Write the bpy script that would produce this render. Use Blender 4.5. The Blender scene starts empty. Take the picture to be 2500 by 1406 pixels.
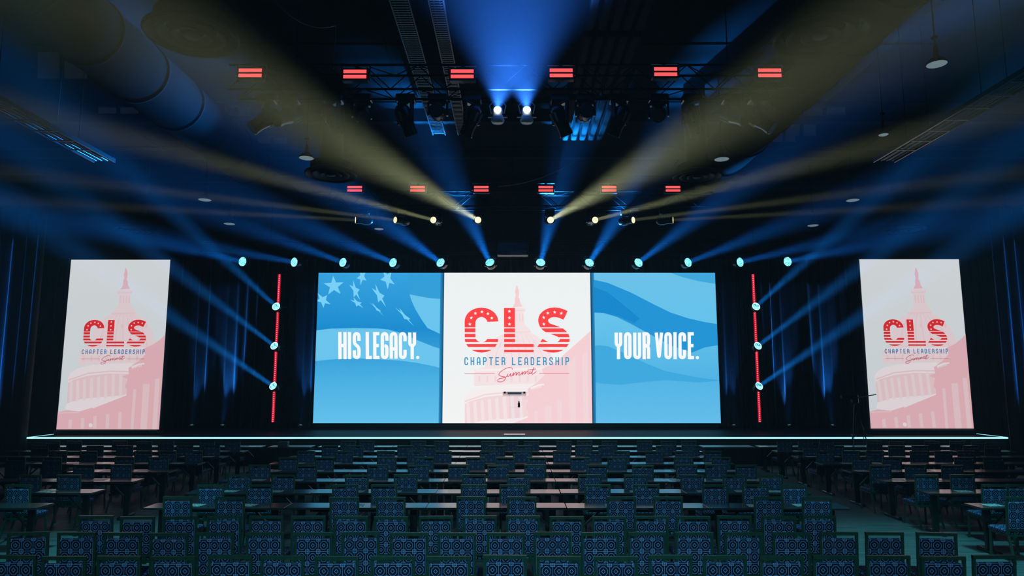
import bpy, math, random
from mathutils import Vector, Matrix
from mathutils.geometry import tessellate_polygon
random.seed(7)
sc = bpy.context.scene
COL = sc.collection

# ------------------------------------------------------------------ camera, world, exposure
F = 1667.0                                   # focal length in pixels of the 2500 px wide frame
TH = math.atan(222 / F)                      # upward pitch: the horizon lies at y = 925
CAM = Vector((0, 0, 2.77))
cd = bpy.data.cameras.new('camera')
cd.sensor_width = 36; cd.lens = 36 * F / 2500; cd.clip_end = 200
cam = bpy.data.objects.new('camera', cd); COL.objects.link(cam)
cam.location = CAM; cam.rotation_euler = (math.pi / 2 + TH, 0, 0)
sc.camera = cam

def ray(px, py):
    u = (px - 1250) / F; v = (703 - py) / F
    return Vector((u, math.cos(TH) - v * math.sin(TH), math.sin(TH) + v * math.cos(TH)))
def at_y(px, py, y):
    r = ray(px, py); return CAM + r * (y / r.y)
def at_z(px, py, z):
    r = ray(px, py); return CAM + r * ((z - CAM.z) / r.z)

HAZE = 0.0030
w = bpy.data.worlds.new('hall_air'); sc.world = w; w.use_nodes = True
nt = w.node_tree
nt.nodes['Background'].inputs[0].default_value = (0, 0, 0, 1)
vs = nt.nodes.new('ShaderNodeVolumeScatter')      # theatrical haze filling the hall
vs.inputs['Density'].default_value = HAZE; vs.inputs['Anisotropy'].default_value = 0.2
vs.inputs['Color'].default_value = (.55, .76, 1.0, 1)
nt.links.new(vs.outputs[0], nt.nodes['World Output'].inputs['Volume'])
sc.view_settings.view_transform = 'Standard'; sc.view_settings.look = 'None'
sc.view_settings.gamma = 1; sc.view_settings.use_curve_mapping = False
sc.view_settings.exposure = 0.0
sc.cycles.max_bounces = 5; sc.cycles.diffuse_bounces = 2; sc.cycles.glossy_bounces = 3
sc.cycles.transmission_bounces = 4; sc.cycles.volume_bounces = 0
sc.cycles.caustics_reflective = False; sc.cycles.caustics_refractive = False
sc.cycles.sample_clamp_indirect = 2.0

def spot(name, loc, target, col, watts, deg, blend=.35, size=.05):
    l = bpy.data.lights.new(name, 'SPOT'); l.energy = watts; l.color = col
    l.spot_size = math.radians(deg); l.spot_blend = blend; l.shadow_soft_size = size
    o = bpy.data.objects.new(name, l); COL.objects.link(o)
    o.location = loc; o.rotation_euler = (Vector(target) - Vector(loc)).to_track_quat('-Z', 'Y').to_euler()
    return o

def beam(name, loc, d, col, intensity, deg, radius):
    """collimated round lamp: a disc the size of the lens with a narrow spread"""
    l = bpy.data.lights.new(name, 'AREA'); l.shape = 'DISK'; l.size = radius * 2; l.color = col
    h = math.radians(deg) * .5; l.spread = h * 2
    l.energy = intensity * math.pi * math.tan(h) ** 2 / 3
    o = bpy.data.objects.new(name, l); COL.objects.link(o); o.location = loc
    o.rotation_euler = Vector(d).to_track_quat('-Z', 'Y').to_euler()
    return o

# unseen spots added high behind the camera, to put teal light on the seating
for sx in (-1, 1):
    spot('seating_fill', (sx * 2.2, -2.0, 8.6), (sx * 2.4, 8.2, 0.7), (.26, .88, 1.0), 1450, 58, .7, .5)
    spot('aisle_fill', (sx * 6.6, 8.5, 8.5), (sx * 6.7, 11.3, 0), (.10, .86, 1.0), 1700, 38, .9, .5)  # unseen overhead spots added to tint the aisle floor teal

# ------------------------------------------------------------------ helpers
def s2l(c):
    c /= 255.0
    return c / 12.92 if c <= .04045 else ((c + .055) / 1.055) ** 2.4
def rgb(r, g, b): return (s2l(r), s2l(g), s2l(b))

MATS = {}
def mat(name, c, rough=.6, metal=0., var=.12, scale=9., spec=.5):
    if name in MATS: return MATS[name]
    m = bpy.data.materials.new(name); m.use_nodes = True
    t = m.node_tree; b = t.nodes['Principled BSDF']
    b.inputs['Roughness'].default_value = rough; b.inputs['Metallic'].default_value = metal
    b.inputs['Specular IOR Level'].default_value = spec
    tc = t.nodes.new('ShaderNodeTexCoord'); n = t.nodes.new('ShaderNodeTexNoise'); n.inputs['Scale'].default_value = scale
    n.inputs['Detail'].default_value = 3
    t.links.new(tc.outputs['Object'], n.inputs['Vector'])
    r = t.nodes.new('ShaderNodeValToRGB')
    r.color_ramp.elements[0].position = .3; r.color_ramp.elements[1].position = .7
    r.color_ramp.elements[0].color = (*[x * (1 - var) for x in c], 1)
    r.color_ramp.elements[1].color = (*[min(1, x * (1 + var)) for x in c], 1)
    t.links.new(n.outputs['Fac'], r.inputs['Fac']); t.links.new(r.outputs['Color'], b.inputs['Base Color'])
    MATS[name] = m; return m
def emit(name, c, k=1., sample=False):
    if name in MATS: return MATS[name]
    m = bpy.data.materials.new(name); m.use_nodes = True
    t = m.node_tree; t.nodes.clear()
    e = t.nodes.new('ShaderNodeEmission'); o = t.nodes.new('ShaderNodeOutputMaterial')
    e.inputs['Color'].default_value = (*c, 1); e.inputs['Strength'].default_value = k
    t.links.new(e.outputs[0], o.inputs[0])
    m.cycles.emission_sampling = 'AUTO' if sample else 'NONE'
    MATS[name] = m; return m

class MB:
    def __init__(s): s.v = []; s.f = []; s.m = []; s.smooth = []
    def add(s, vs, fs, mi=0, sm=False):
        o = len(s.v); s.v += [tuple(x) for x in vs]
        for f in fs: s.f.append(tuple(i + o for i in f)); s.m.append(mi); s.smooth.append(sm)
        return s
    def box(s, a, b, mi=0, M=None):
        vs = [Vector((x, y, z)) for x in (a[0], b[0]) for y in (a[1], b[1]) for z in (a[2], b[2])]
        if M: vs = [M @ v for v in vs]
        return s.add(vs, [(0, 1, 3, 2), (4, 6, 7, 5), (0, 4, 5, 1), (2, 3, 7, 6), (0, 2, 6, 4), (1, 5, 7, 3)], mi)
    def rbox(s, a, b, r, mi=0, M=None):
        """box with chamfered edges"""
        vs = []; idx = {}
        for i in (0, 1):
            for j in (0, 1):
                for k in (0, 1):
                    c = Vector(((a[0], b[0])[i], (a[1], b[1])[j], (a[2], b[2])[k]))
                    d = Vector((1 - 2 * i, 1 - 2 * j, 1 - 2 * k)) * r
                    for ax in range(3):
                        p = c + d; p[ax] = c[ax]
                        idx[(i, j, k, ax)] = len(vs); vs.append(p)
        fs = []
        for ax in range(3):
            o1, o2 = [q for q in range(3) if q != ax]
            for sd in (0, 1):
                loop = []
                for q in ((0, 0), (1, 0), (1, 1), (0, 1)):
                    key = [0, 0, 0]; key[ax] = sd; key[o1] = q[0]; key[o2] = q[1]
                    loop.append(idx[(*key, ax)])
                fs.append(loop)
        for ax in range(3):                         # edges along ax
            o1, o2 = [q for q in range(3) if q != ax]
            for p in (0, 1):
                for q in (0, 1):
                    k0 = [0, 0, 0]; k0[o1] = p; k0[o2] = q; k1 = list(k0); k1[ax] = 1
                    fs.append([idx[(*k0, o1)], idx[(*k0, o2)], idx[(*k1, o2)], idx[(*k1, o1)]])
        for i in (0, 1):
            for j in (0, 1):
                for k in (0, 1): fs.append([idx[(i, j, k, ax)] for ax in range(3)])
        if M: vs = [M @ v for v in vs]
        return s.add(vs, fs, mi)
    def tube(s, p, q, r, n=8, mi=0, r2=None, caps=True, sm=True):
        p = Vector(p); q = Vector(q); d = (q - p).normalized()
        x = d.orthogonal().normalized(); y = d.cross(x); r2 = r if r2 is None else r2
        vs = [p + (x * math.cos(2 * math.pi * i / n) + y * math.sin(2 * math.pi * i / n)) * r for i in range(n)]
        vs += [q + (x * math.cos(2 * math.pi * i / n) + y * math.sin(2 * math.pi * i / n)) * r2 for i in range(n)]
        s.add(vs, [(i, (i + 1) % n, n + (i + 1) % n, n + i) for i in range(n)], mi, sm)
        if caps: s.add(vs[:n], [tuple(range(n - 1, -1, -1))], mi); s.add(vs[n:], [tuple(range(n))], mi)
        return s
    def path(s, pts, r, n=6, mi=0):
        for a, b in zip(pts[:-1], pts[1:]): s.tube(a, b, r, n, mi)
        return s
    def bar(s, p, q, w, h, mi=0, up=(0, 0, 1)):
        """rectangular bar from p to q"""
        p = Vector(p); q = Vector(q); d = (q - p).normalized()
        x = d.cross(Vector(up)); x = x.normalized() if x.length > 1e-4 else Vector((1, 0, 0)); y = x.cross(d)
        vs = [c + x * i * w / 2 + y * j * h / 2 for c in (p, q) for i, j in ((-1, -1), (1, -1), (1, 1), (-1, 1))]
        return s.add(vs, [(0, 1, 5, 4), (1, 2, 6, 5), (2, 3, 7, 6), (3, 0, 4, 7), (3, 2, 1, 0), (4, 5, 6, 7)], mi)
    def lathe(s, prof, n=24, M=None, mi=0, closed=False):
        """prof: (radius, height) pairs, about local z"""
        vs = []
        for r, z in prof:
            for i in range(n):
                a = 2 * math.pi * i / n; v = Vector((r * math.cos(a), r * math.sin(a), z)); vs.append(M @ v if M else v)
        fs = []; m = len(prof)
        for j in range(m if closed else m - 1):
            j2 = (j + 1) % m
            for i in range(n): fs.append((j * n + i, j * n + (i + 1) % n, j2 * n + (i + 1) % n, j2 * n + i))
        return s.add(vs, fs, mi, True)
    def disc(s, r, z, n=20, M=None, mi=0):
        vs = [Vector((r * math.cos(2 * math.pi * i / n), r * math.sin(2 * math.pi * i / n), z)) for i in range(n)]
        if M: vs = [M @ v for v in vs]
        return s.add(vs, [tuple(range(n))], mi)
    def build(s, name, mats, parent=None, loc=None):
        me = bpy.data.meshes.new(name); me.from_pydata(s.v, [], s.f)
        for m in (mats if isinstance(mats, (list, tuple)) else [mats]): me.materials.append(m)
        me.polygons.foreach_set('material_index', s.m); me.polygons.foreach_set('use_smooth', s.smooth)
        me.update()
        o = bpy.data.objects.new(name, me); COL.objects.link(o)
        if parent: o.parent = parent
        if loc: o.location = loc
        return o
def thing(name, label, cat, loc=(0, 0, 0), rz=0., group=None):
    o = bpy.data.objects.new(name, None); COL.objects.link(o); o.location = loc; o.rotation_euler = (0, 0, rz)
    o.empty_display_size = .1
    return tag(o, label, cat, group)
def tag(o, label, cat, group=None):
    o['label'] = label; o['category'] = cat
    if group: o['group'] = group
    return o
def struct(o, label=None):
    o['kind'] = 'structure'
    if label: o['label'] = label
    return o
def dup(root, loc, rz, label, group=None):
    r = root.copy(); COL.objects.link(r); r.location = loc; r.rotation_euler = (0, 0, rz); r['label'] = label
    if group: r['group'] = group
    for ch in root.children:
        c = ch.copy(); COL.objects.link(c); c.parent = r
        for g in ch.children:
            d = g.copy(); COL.objects.link(d); d.parent = c
    return r
ORD = ['', 'first', 'second', 'third', 'fourth', 'fifth', 'sixth', 'seventh', 'eighth', 'ninth', 'tenth', 'eleventh',
       'twelfth', 'thirteenth', 'fourteenth', 'fifteenth', 'sixteenth', 'seventeenth', 'eighteenth', 'nineteenth', 'twentieth']

# ------------------------------------------------------------------ materials
M_black = mat('black_paint', (.010, .011, .013), .45)
M_gloss = mat('glossy_black_plastic', (.012, .013, .015), .22)
M_truss = mat('black_truss_metal', (.0015, .0015, .002), .7, .0, spec=.06)
M_ceil = mat('ceiling_paint', (.004, .005, .007), .95, scale=.5, var=.25, spec=.03)
M_wall = mat('wall_paint', (.008, .009, .012), .9, scale=.6, spec=.1)
M_duct = mat('duct_metal', (.0028, .003, .0033), .9, 0., scale=3, spec=.02)
M_ring = mat('duct_flange', (.002, .002, .0025), .9, spec=.04)
M_diff = mat('diffuser_paint', (.012, .013, .014), .6, scale=4, spec=.15)
M_beam = mat('beam_paint', (.007, .008, .010), .8, scale=2, spec=.06)
M_tray = mat('zinc_tray', (.004, .0045, .006), .4, .05, scale=30)
M_lampw = mat('lamp_white', (.80, .82, .82), .25, scale=20, var=.05)
M_stage = mat('stage_deck', (.030, .027, .032), .6, scale=2, var=.4, spec=.06)
M_skirt = mat('stage_skirt_cloth', (.008, .009, .012), .9, scale=3)
M_frame = mat('chair_frame_metal', (.030, .085, .062), .42, .3, scale=25, var=.2)
M_tabedge = mat('table_edge', (.012, .012, .013), .5)
M_cyanmetal = mat('polished_rod', (.02, .025, .03), .25, .35, scale=40)

def drape_mat():
    m = bpy.data.materials.new('velour'); m.use_nodes = True; t = m.node_tree; b = t.nodes['Principled BSDF']
    b.inputs['Roughness'].default_value = .75; b.inputs['Sheen Weight'].default_value = .35; b.inputs['Sheen Roughness'].default_value = .4
    tc = t.nodes.new('ShaderNodeTexCoord'); n = t.nodes.new('ShaderNodeTexNoise'); n.inputs['Scale'].default_value = 60
    r = t.nodes.new('ShaderNodeValToRGB'); r.color_ramp.elements[0].color = (.010, .011, .015, 1); r.color_ramp.elements[1].color = (.020, .023, .030, 1)
    t.links.new(tc.outputs['Object'], n.inputs['Vector']); t.links.new(n.outputs['Fac'], r.inputs['Fac']); t.links.new(r.outputs['Color'], b.inputs['Base Color'])
    return m
M_drape = drape_mat()

def streak_mat(name, c0, c1, sx, sy, rough, spec=.5):
    """fine directional streaks: vinyl plank floor, table laminate"""
    m = bpy.data.materials.new(name); m.use_nodes = True; t = m.node_tree; b = t.nodes['Principled BSDF']
    b.inputs['Roughness'].default_value = rough; b.inputs['Specular IOR Level'].default_value = spec
    tc = t.nodes.new('ShaderNodeTexCoord'); mp = t.nodes.new('ShaderNodeMapping'); mp.inputs['Scale'].default_value = (sx, sy, 1)
    n = t.nodes.new('ShaderNodeTexNoise'); n.inputs['Scale'].default_value = 1; n.inputs['Detail'].default_value = 5
    r = t.nodes.new('ShaderNodeValToRGB'); r.color_ramp.elements[0].position = .32; r.color_ramp.elements[1].position = .68
    r.color_ramp.elements[0].color = (*c0, 1); r.color_ramp.elements[1].color = (*c1, 1)
    t.links.new(tc.outputs['Object'], mp.inputs[0]); t.links.new(mp.outputs[0], n.inputs['Vector'])
    t.links.new(n.outputs['Fac'], r.inputs['Fac']); t.links.new(r.outputs['Color'], b.inputs['Base Color'])
    return m
M_floor = streak_mat('floor_plank', (.11, .115, .12), (.22, .225, .23), 1.2, 14, .6, .15)
M_top = streak_mat('table_laminate', (.045, .036, .034), (.075, .06, .056), 3, 40, .22, 1.0)

def fabric_mat():
    """blue fretwork print: octagons with diamonds, interlocked squares at the corners"""
    m = bpy.data.materials.new('fretwork_fabric'); m.use_nodes = True; t = m.node_tree; b = t.nodes['Principled BSDF']
    b.inputs['Roughness'].default_value = .85
    L = t.links; N = t.nodes
    def math_(op, a, bb=None, c=None):
        n = N.new('ShaderNodeMath'); n.operation = op
        for i, x in enumerate((a, bb, c)):
            if x is None: continue
            if isinstance(x, (int, float)): n.inputs[i].default_value = x
            else: L.new(x, n.inputs[i])
        return n.outputs[0]
    tc = N.new('ShaderNodeTexCoord'); sp = N.new('ShaderNodeSeparateXYZ'); L.new(tc.outputs['Object'], sp.inputs[0])
    P = .128
    u = math_('ADD', math_('DIVIDE', sp.outputs['X'], P), 20.0)
    v = math_('ADD', math_('DIVIDE', math_('ADD', sp.outputs['Z'], sp.outputs['Y']), P), 20.27)
    a = math_('ABSOLUTE', math_('SUBTRACT', math_('FRACT', math_('ADD', u, .5)), .5))
    c = math_('ABSOLUTE', math_('SUBTRACT', math_('FRACT', v), .5))
    W = .020
    lines = []
    def near(x, y, w=W): return math_('LESS_THAN', math_('ABSOLUTE', math_('SUBTRACT', x, y)), w)
    mx = math_('MAXIMUM', a, c); sm = math_('ADD', a, c)
    oct_ = math_('MAXIMUM', mx, math_('MULTIPLY', sm, .74))
    lines.append(near(oct_, .335))
    lines.append(near(sm, .15, .030))
    qa = math_('SUBTRACT', .5, a); qc = math_('SUBTRACT', .5, c)
    qm = math_('MAXIMUM', qa, qc)
    lines.append(near(qm, .165))
    lines.append(math_('LESS_THAN', math_('MINIMUM', qa, qc), .016))
    inner = math_('LESS_THAN', qm, .17)                       # the corner square is quartered again
    lines.append(math_('MULTIPLY', near(math_('MINIMUM', qa, qc), .085, .013), inner))
    tot = lines[0]
    for x in lines[1:]: tot = math_('MAXIMUM', tot, x)
    mix = N.new('ShaderNodeMix'); mix.data_type = 'RGBA'
    L.new(tot, mix.inputs['Factor'])
    mix.inputs['A'].default_value = (.003, .004, .030, 1); mix.inputs['B'].default_value = (.30, .42, .85, 1)
    L.new(mix.outputs['Result'], b.inputs['Base Color'])
    return m
M_fab = fabric_mat()

def paper_mat():
    m = bpy.data.materials.new('printed_sheet'); m.use_nodes = True; t = m.node_tree; b = t.nodes['Principled BSDF']
    b.inputs['Roughness'].default_value = .5
    tc = t.nodes.new('ShaderNodeTexCoord'); mp = t.nodes.new('ShaderNodeMapping'); mp.inputs['Scale'].default_value = (14, 55, 1)
    n = t.nodes.new('ShaderNodeTexNoise'); n.inputs['Scale'].default_value = 1.3
    r = t.nodes.new('ShaderNodeValToRGB'); r.color_ramp.interpolation = 'CONSTANT'
    r.color_ramp.elements[0].color = (.10, .12, .13, 1); r.color_ramp.elements[1].position = .46; r.color_ramp.elements[1].color = (.82, .84, .84, 1)
    t.links.new(tc.outputs['Object'], mp.inputs[0]); t.links.new(mp.outputs[0], n.inputs['Vector'])
    t.links.new(n.outputs['Fac'], r.inputs['Fac']); t.links.new(r.outputs['Color'], b.inputs['Base Color'])
    return m
M_paper = paper_mat()

def clear_mat():
    m = bpy.data.materials.new('clear_acrylic'); m.use_nodes = True; t = m.node_tree; b = t.nodes['Principled BSDF']
    b.inputs['Base Color'].default_value = (.96, .98, 1, 1); b.inputs['Transmission Weight'].default_value = 1
    b.inputs['Roughness'].default_value = .0; b.inputs['IOR'].default_value = 1.18
    return m
M_clear = clear_mat()
def smoked_mat():
    m = bpy.data.materials.new('smoked_acrylic'); m.use_nodes = True; b = m.node_tree.nodes['Principled BSDF']
    b.inputs['Base Color'].default_value = (.66, .58, .60, 1); b.inputs['Transmission Weight'].default_value = .9
    b.inputs['Roughness'].default_value = .25; b.inputs['IOR'].default_value = 1.1
    return m

# ------------------------------------------------------------------ room shell
XW = 21.0; YB = 28.2; YR = -9.0; ZC = 10.6
struct(MB().box((-XW, YR, -.2), (XW, YB, 0)).build('floor', M_floor))
struct(MB().box((-XW, YR, ZC), (XW, YB, ZC + .2)).build('ceiling', M_ceil))
struct(MB().box((-XW - .2, YR, 0), (-XW, YB, ZC)).build('wall_left', M_wall))
struct(MB().box((XW, YR, 0), (XW + .2, YB, ZC)).build('wall_right', M_wall))
struct(MB().box((-XW, YB, 0), (XW, YB + .2, ZC)).build('wall_back', M_wall))
struct(MB().box((-XW, YR - .2, 0), (XW, YR, ZC)).build('wall_rear', M_wall))

# ------------------------------------------------------------------ stage
SX0, SX1, SY0, SY1, SZ = -15.6, 15.95, 22.45, 27.9, .9
st = thing('stage', 'long low black stage with a glowing blue edge line', 'stage', (0, 0, 0))
MB().box((SX0, SY0, SZ - .06), (SX1, SY1, SZ)).build('deck', M_stage, st)
MB().box((SX0 + .03, SY0 + .03, 0), (SX1 - .03, SY1, SZ - .06)).build('skirt', M_skirt, st)
M_line = emit('blue_led_line', (.30, .82, 1.0), 1.9)
led = MB().box((SX0 - .02, SY0 - .03, SZ - .035), (SX1 + .02, SY0, SZ + .012)).build('edge_light', M_line, st); led['label'] = 'glowing blue line along the stage edge'
MB().box((SX0 - .03, SY0, SZ - .03), (SX0, SY1, SZ + .008)).build('edge_light', M_line, st)
MB().box((SX1, SY0, SZ - .03), (SX1 + .03, SY1, SZ + .008)).build('edge_light', M_line, st)

# ------------------------------------------------------------------ screens: artwork as flat emissive polygons
def clip_rect(poly):
    """Sutherland-Hodgman against the unit square"""
    for ax, lim, sg in ((0, 0, 1), (0, 1, -1), (1, 0, 1), (1, 1, -1)):
        out = []
        for i in range(len(poly)):
            p, q = poly[i], poly[(i + 1) % len(poly)]
            dp = (p[ax] - lim) * sg; dq = (q[ax] - lim) * sg
            if dp >= 0: out.append(p)
            if (dp >= 0) != (dq >= 0):
                k = dp / (dp - dq); out.append((p[0] + (q[0] - p[0]) * k, p[1] + (q[1] - p[1]) * k))
        poly = out
        if len(poly) < 3: return []
    return poly
class Art:
    """flat print on a screen: polygons in u,v (0..1), laid on thin layers"""
    def __init__(s, W, H): s.W, s.H = W, H; s.b = MB(); s.mats = []
    def mi(s, m):
        if m not in s.mats: s.mats.append(m)
        return s.mats.index(m)
    def poly(s, pts, m, layer=1):
        pts = clip_rect([tuple(p) for p in pts])
        if len(pts) < 3: return
        vs = [Vector(((u - .5) * s.W, -.002 * layer, v * s.H)) for u, v in pts]
        tris = tessellate_polygon([[Vector((u * s.W, v * s.H, 0)) for u, v in pts]])
        s.b.add(vs, [tuple(t) for t in tris], s.mi(m))
    def build(s, name, parent, y=0):
        return s.b.build(name, s.mats, parent, (0, y, 0))

def quad_map(TL, TR, BL, BR):
    """crop pixels -> u,v of a screen seen as a trapezoid with level top and bottom edges"""
    def f(x, y):
        v = (BL[1] - y) / (BL[1] - TL[1])
        l = BL[0] + (TL[0] - BL[0]) * v; r = BR[0] + (TR[0] - BR[0]) * v
        return ((x - l) / (r - l), v)
    return f
QC = quad_map((57, 37), (1244, 37), (33, 1265), (1257, 1265))
QL = quad_map((175, 45), (932, 45), (55, 1338), (838, 1338))
QF = quad_map((92, 42), (1195, 42), (35, 1360), (1172, 1360))
QG = quad_map((46, 40), (1146, 40), (57, 1360), (1190, 1360))

def star(cx, cy, r, A=((1, 0), (0, 1)), rot=0):
    pts = []
    for i in range(10):
        a = math.pi / 2 + rot + i * math.pi / 5; q = r if i % 2 == 0 else r * .40
        x, y = q * math.cos(a), -q * math.sin(a)
        pts.append((cx + A[0][0] * x + A[0][1] * y, cy + A[1][0] * x + A[1][1] * y))
    return pts
def circ(cx, cy, r, n=14): return [(cx + r * math.cos(2 * math.pi * i / n), cy + r * math.sin(2 * math.pi * i / n)) for i in range(n)]
def stroke(pts, t, square):
    """quads (and joint discs) of a stroked path, in drawing pixels"""
    out = []
    for a, b in zip(pts[:-1], pts[1:]):
        dx, dy = b[0] - a[0], b[1] - a[1]; l = math.hypot(dx, dy) or 1e-6; dx /= l; dy /= l
        e = t / 2 if square else 0
        ax, ay, bx, by = a[0] - dx * e, a[1] - dy * e, b[0] + dx * e, b[1] + dy * e
        nx, ny = -dy * t / 2, dx * t / 2
        out.append([(ax + nx, ay + ny), (bx + nx, by + ny), (bx - nx, by - ny), (ax - nx, ay - ny)])
    if not square:
        for p in pts[1:-1]: out.append(circ(p[0], p[1], t / 2, 10))
    return out
def rounded(pts, r, closed=False):
    out = []; n = len(pts)
    for i, p in enumerate(pts):
        if not closed and i in (0, n - 1): out.append(p); continue
        a, b = pts[i - 1], pts[(i + 1) % n]
        for k in range(5):
            s = k / 4
            def toward(q):
                d = math.hypot(q[0] - p[0], q[1] - p[1]) or 1; m = min(r, d * .5) / d
                return (p[0] + (q[0] - p[0]) * m, p[1] + (q[1] - p[1]) * m)
            A, B = toward(a), toward(b)
            out.append(((1 - s) ** 2 * A[0] + 2 * s * (1 - s) * p[0] + s * s * B[0], (1 - s) ** 2 * A[1] + 2 * s * (1 - s) * p[1] + s * s * B[1]))
    if closed: out.append(out[0])
    return out
GLYPH = {  # centre lines in a unit box; 'r' = rounded corners, 'q' = square, 'o' = closed loop
    'H': [('q', [(0, 0), (0, 1)]), ('q', [(1, 0), (1, 1)]), ('q', [(0, .5), (1, .5)])],
    'I': [('q', [(.5, 0), (.5, 1)])],
    'S': [('r', [(1, .70), (1, 1), (0, 1), (0, .56), (1, .44), (1, 0), (0, 0), (0, .30)])],
    'L': [('q', [(0, 1), (0, 0)]), ('q', [(0, 0), (1, 0)])],
    'E': [('q', [(0, 0), (0, 1)]), ('q', [(0, 1), (1, 1)]), ('q', [(0, 0), (1, 0)]), ('q', [(0, .5), (.85, .5)])],
    'G': [('r', [(1, .70), (1, 1), (0, 1), (0, 0), (1, 0), (1, .48), (.5, .48)])],
    'A': [('r', [(0, -.05), (0, 1), (1, 1), (1, -.05)]), ('q', [(0, .36), (1, .36)])],
    'C': [('r', [(1, .68), (1, 1), (0, 1), (0, 0), (1, 0), (1, .32)])],
    'Y': [('r', [(0, 1.05), (0, .5), (1, .5), (1, 1.05)]), ('q', [(.5, .48), (.5, 0)])],
    'O': [('o', [(0, 0), (0, 1), (1, 1), (1, 0)])],
    'U': [('r', [(0, 1.05), (0, 0), (1, 0), (1, 1.05)])],
    'R': [('q', [(0, 0), (0, 1)]), ('r', [(0, 1), (1, 1), (1, .5), (0, .5)]), ('r', [(.3, .5), (1, .46), (1, -.05)])],
    'V': [('r', [(0, 1.05), (.5, -.02), (1, 1.05)])],
    'P': [('q', [(0, 0), (0, 1)]), ('r', [(0, 1), (1, 1), (1, .46), (0, .46)])],
    'T': [('q', [(-.05, 1), (1.05, 1)]), ('q', [(.5, 1), (.5, 0)])],
    'D': [('q', [(0, 0), (0, 1)]), ('r', [(0, 1), (1, 1), (1, 0), (0, 0)])],
}
def glyph_polys(ch, x0, x1, ytop, ybot, t):
    if ch == '.': return [circ((x0 + x1) / 2, ybot - (x1 - x0) / 2, (x1 - x0) / 2)]
    X = lambda u: x0 + t / 2 + (x1 - x0 - t) * u
    Y = lambda v: ybot - t / 2 - (ybot - ytop - t) * v
    out = []
    for kind, pts in GLYPH[ch]:
        p = [(X(a), Y(b)) for a, b in pts]
        if kind == 'q': out += stroke(p, t, True)
        else: out += stroke(rounded(p, (x1 - x0) * .42, kind == 'o'), t, False)
    return out

# ---- the emblem CLS (in centre-crop pixels)
def arc_pts(cx, cy, rx, ry, a0, a1, n=14):
    return [(cx + rx * math.cos(math.radians(a0 + (a1 - a0) * i / n)), cy - ry * math.sin(math.radians(a0 + (a1 - a0) * i / n))) for i in range(n + 1)]
def letter_C():
    o = [(494, 445)] + arc_pts(357, 443, 137, 115, 0, 180, 22) + arc_pts(357, 582, 137, 115, 180, 360, 22)[:-1] + [(491, 586)]
    i = [(400, 586)] + arc_pts(357, 570, 49, 43, -20, -180, 14) + arc_pts(357, 455, 49, 49, 180, 0, 14) + [(405, 445)]
    return o + i
def letter_L(): return [(541, 331), (630, 331), (630, 612), (781, 612), (781, 694), (541, 694)]
def letter_S():
    sp = [(1043, 392), (1005, 376), (955, 366), (905, 376), (866, 408), (862, 450), (890, 490), (945, 512), (1000, 535), (1032, 570), (1030, 612), (990, 648), (938, 658), (885, 648), (832, 618)]
    # smooth the spine
    q = []
    for k in range(len(sp) - 1):
        p0, p1, p2, p3 = sp[max(k - 1, 0)], sp[k], sp[k + 1], sp[min(k + 2, len(sp) - 1)]
        for j in range(4):
            s = j / 4
            q.append(tuple(.5 * (2 * p1[i] + (p2[i] - p0[i]) * s + (2 * p0[i] - 5 * p1[i] + 4 * p2[i] - p3[i]) * s * s + (3 * p1[i] - p0[i] - 3 * p2[i] + p3[i]) * s ** 3) for i in (0, 1)))
    q.append(sp[-1])
    A, B = [], []
    for k, p in enumerate(q):
        a, b = q[max(k - 1, 0)], q[min(k + 1, len(q) - 1)]
        dx, dy = b[0] - a[0], b[1] - a[1]; l = math.hypot(dx, dy)
        h = 40
        A.append((p[0] - dy / l * h, p[1] + dx / l * h)); B.append((p[0] + dy / l * h, p[1] - dx / l * h))
    return A + B[::-1]
BANDS = [(320, 491), (499, 531), (544, 572), (586, 612), (628, 652), (675, 700)]
def banded(poly):
    """cut a letter outline into horizontal bands (scan-converted trapezoids)"""
    out = []; ys = [p[1] for p in poly]; lo, hi = min(ys), max(ys); n = len(poly)
    def cross(y):
        xs = []
        for i in range(n):
            (x1, y1), (x2, y2) = poly[i], poly[(i + 1) % n]
            if (y1 <= y) != (y2 <= y): xs.append(x1 + (x2 - x1) * (y - y1) / (y2 - y1))
        return sorted(xs)
    for b0, b1 in BANDS:
        b0, b1 = max(b0, lo), min(b1, hi)
        if b1 - b0 < .5: continue
        k = max(1, int((b1 - b0) / 4)); st_ = (b1 - b0) / k
        for i in range(k):
            ya, yb = b0 + i * st_, b0 + (i + 1) * st_
            xa, xb, xm = cross(ya + .01), cross(yb - .01), cross((ya + yb) / 2)
            if len(xa) == len(xb):
                for j in range(0, len(xa) - 1, 2): out.append([(xa[j], ya), (xa[j + 1], ya), (xb[j + 1], yb), (xb[j], yb)])
            else:
                for j in range(0, len(xm) - 1, 2): out.append([(xm[j], ya), (xm[j + 1], ya), (xm[j + 1], yb), (xm[j], yb)])
    return out
STARS = [(262, 465), (274, 412), (308, 375), (361, 363), (410, 378), (441, 415), (585, 358), (585, 412), (585, 465),
         (865, 465), (864, 410), (898, 374), (954, 366), (1008, 375)]
SCRIPT = [[(606, 836), (602, 822), (578, 820), (545, 830), (512, 853), (496, 876), (512, 888), (540, 893), (551, 905), (540, 922), (514, 935), (490, 932), (488, 920), (503, 908), (535, 902), (560, 890), (572, 868)],
          [(572, 868), (566, 886), (576, 890), (594, 866), (590, 886), (602, 886), (618, 862), (612, 884), (632, 860), (640, 862), (636, 882), (656, 858), (664, 860), (660, 880), (672, 876), (690, 854), (684, 878), (704, 852), (712, 854), (708, 874), (728, 850), (736, 852), (732, 872), (744, 868), (752, 850), (748, 868), (758, 866), (776, 840)],
          [(784, 816), (770, 850), (766, 872), (780, 868), (804, 850)], [(730, 840), (800, 830)], [(757, 836), (759, 833)]]
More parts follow.
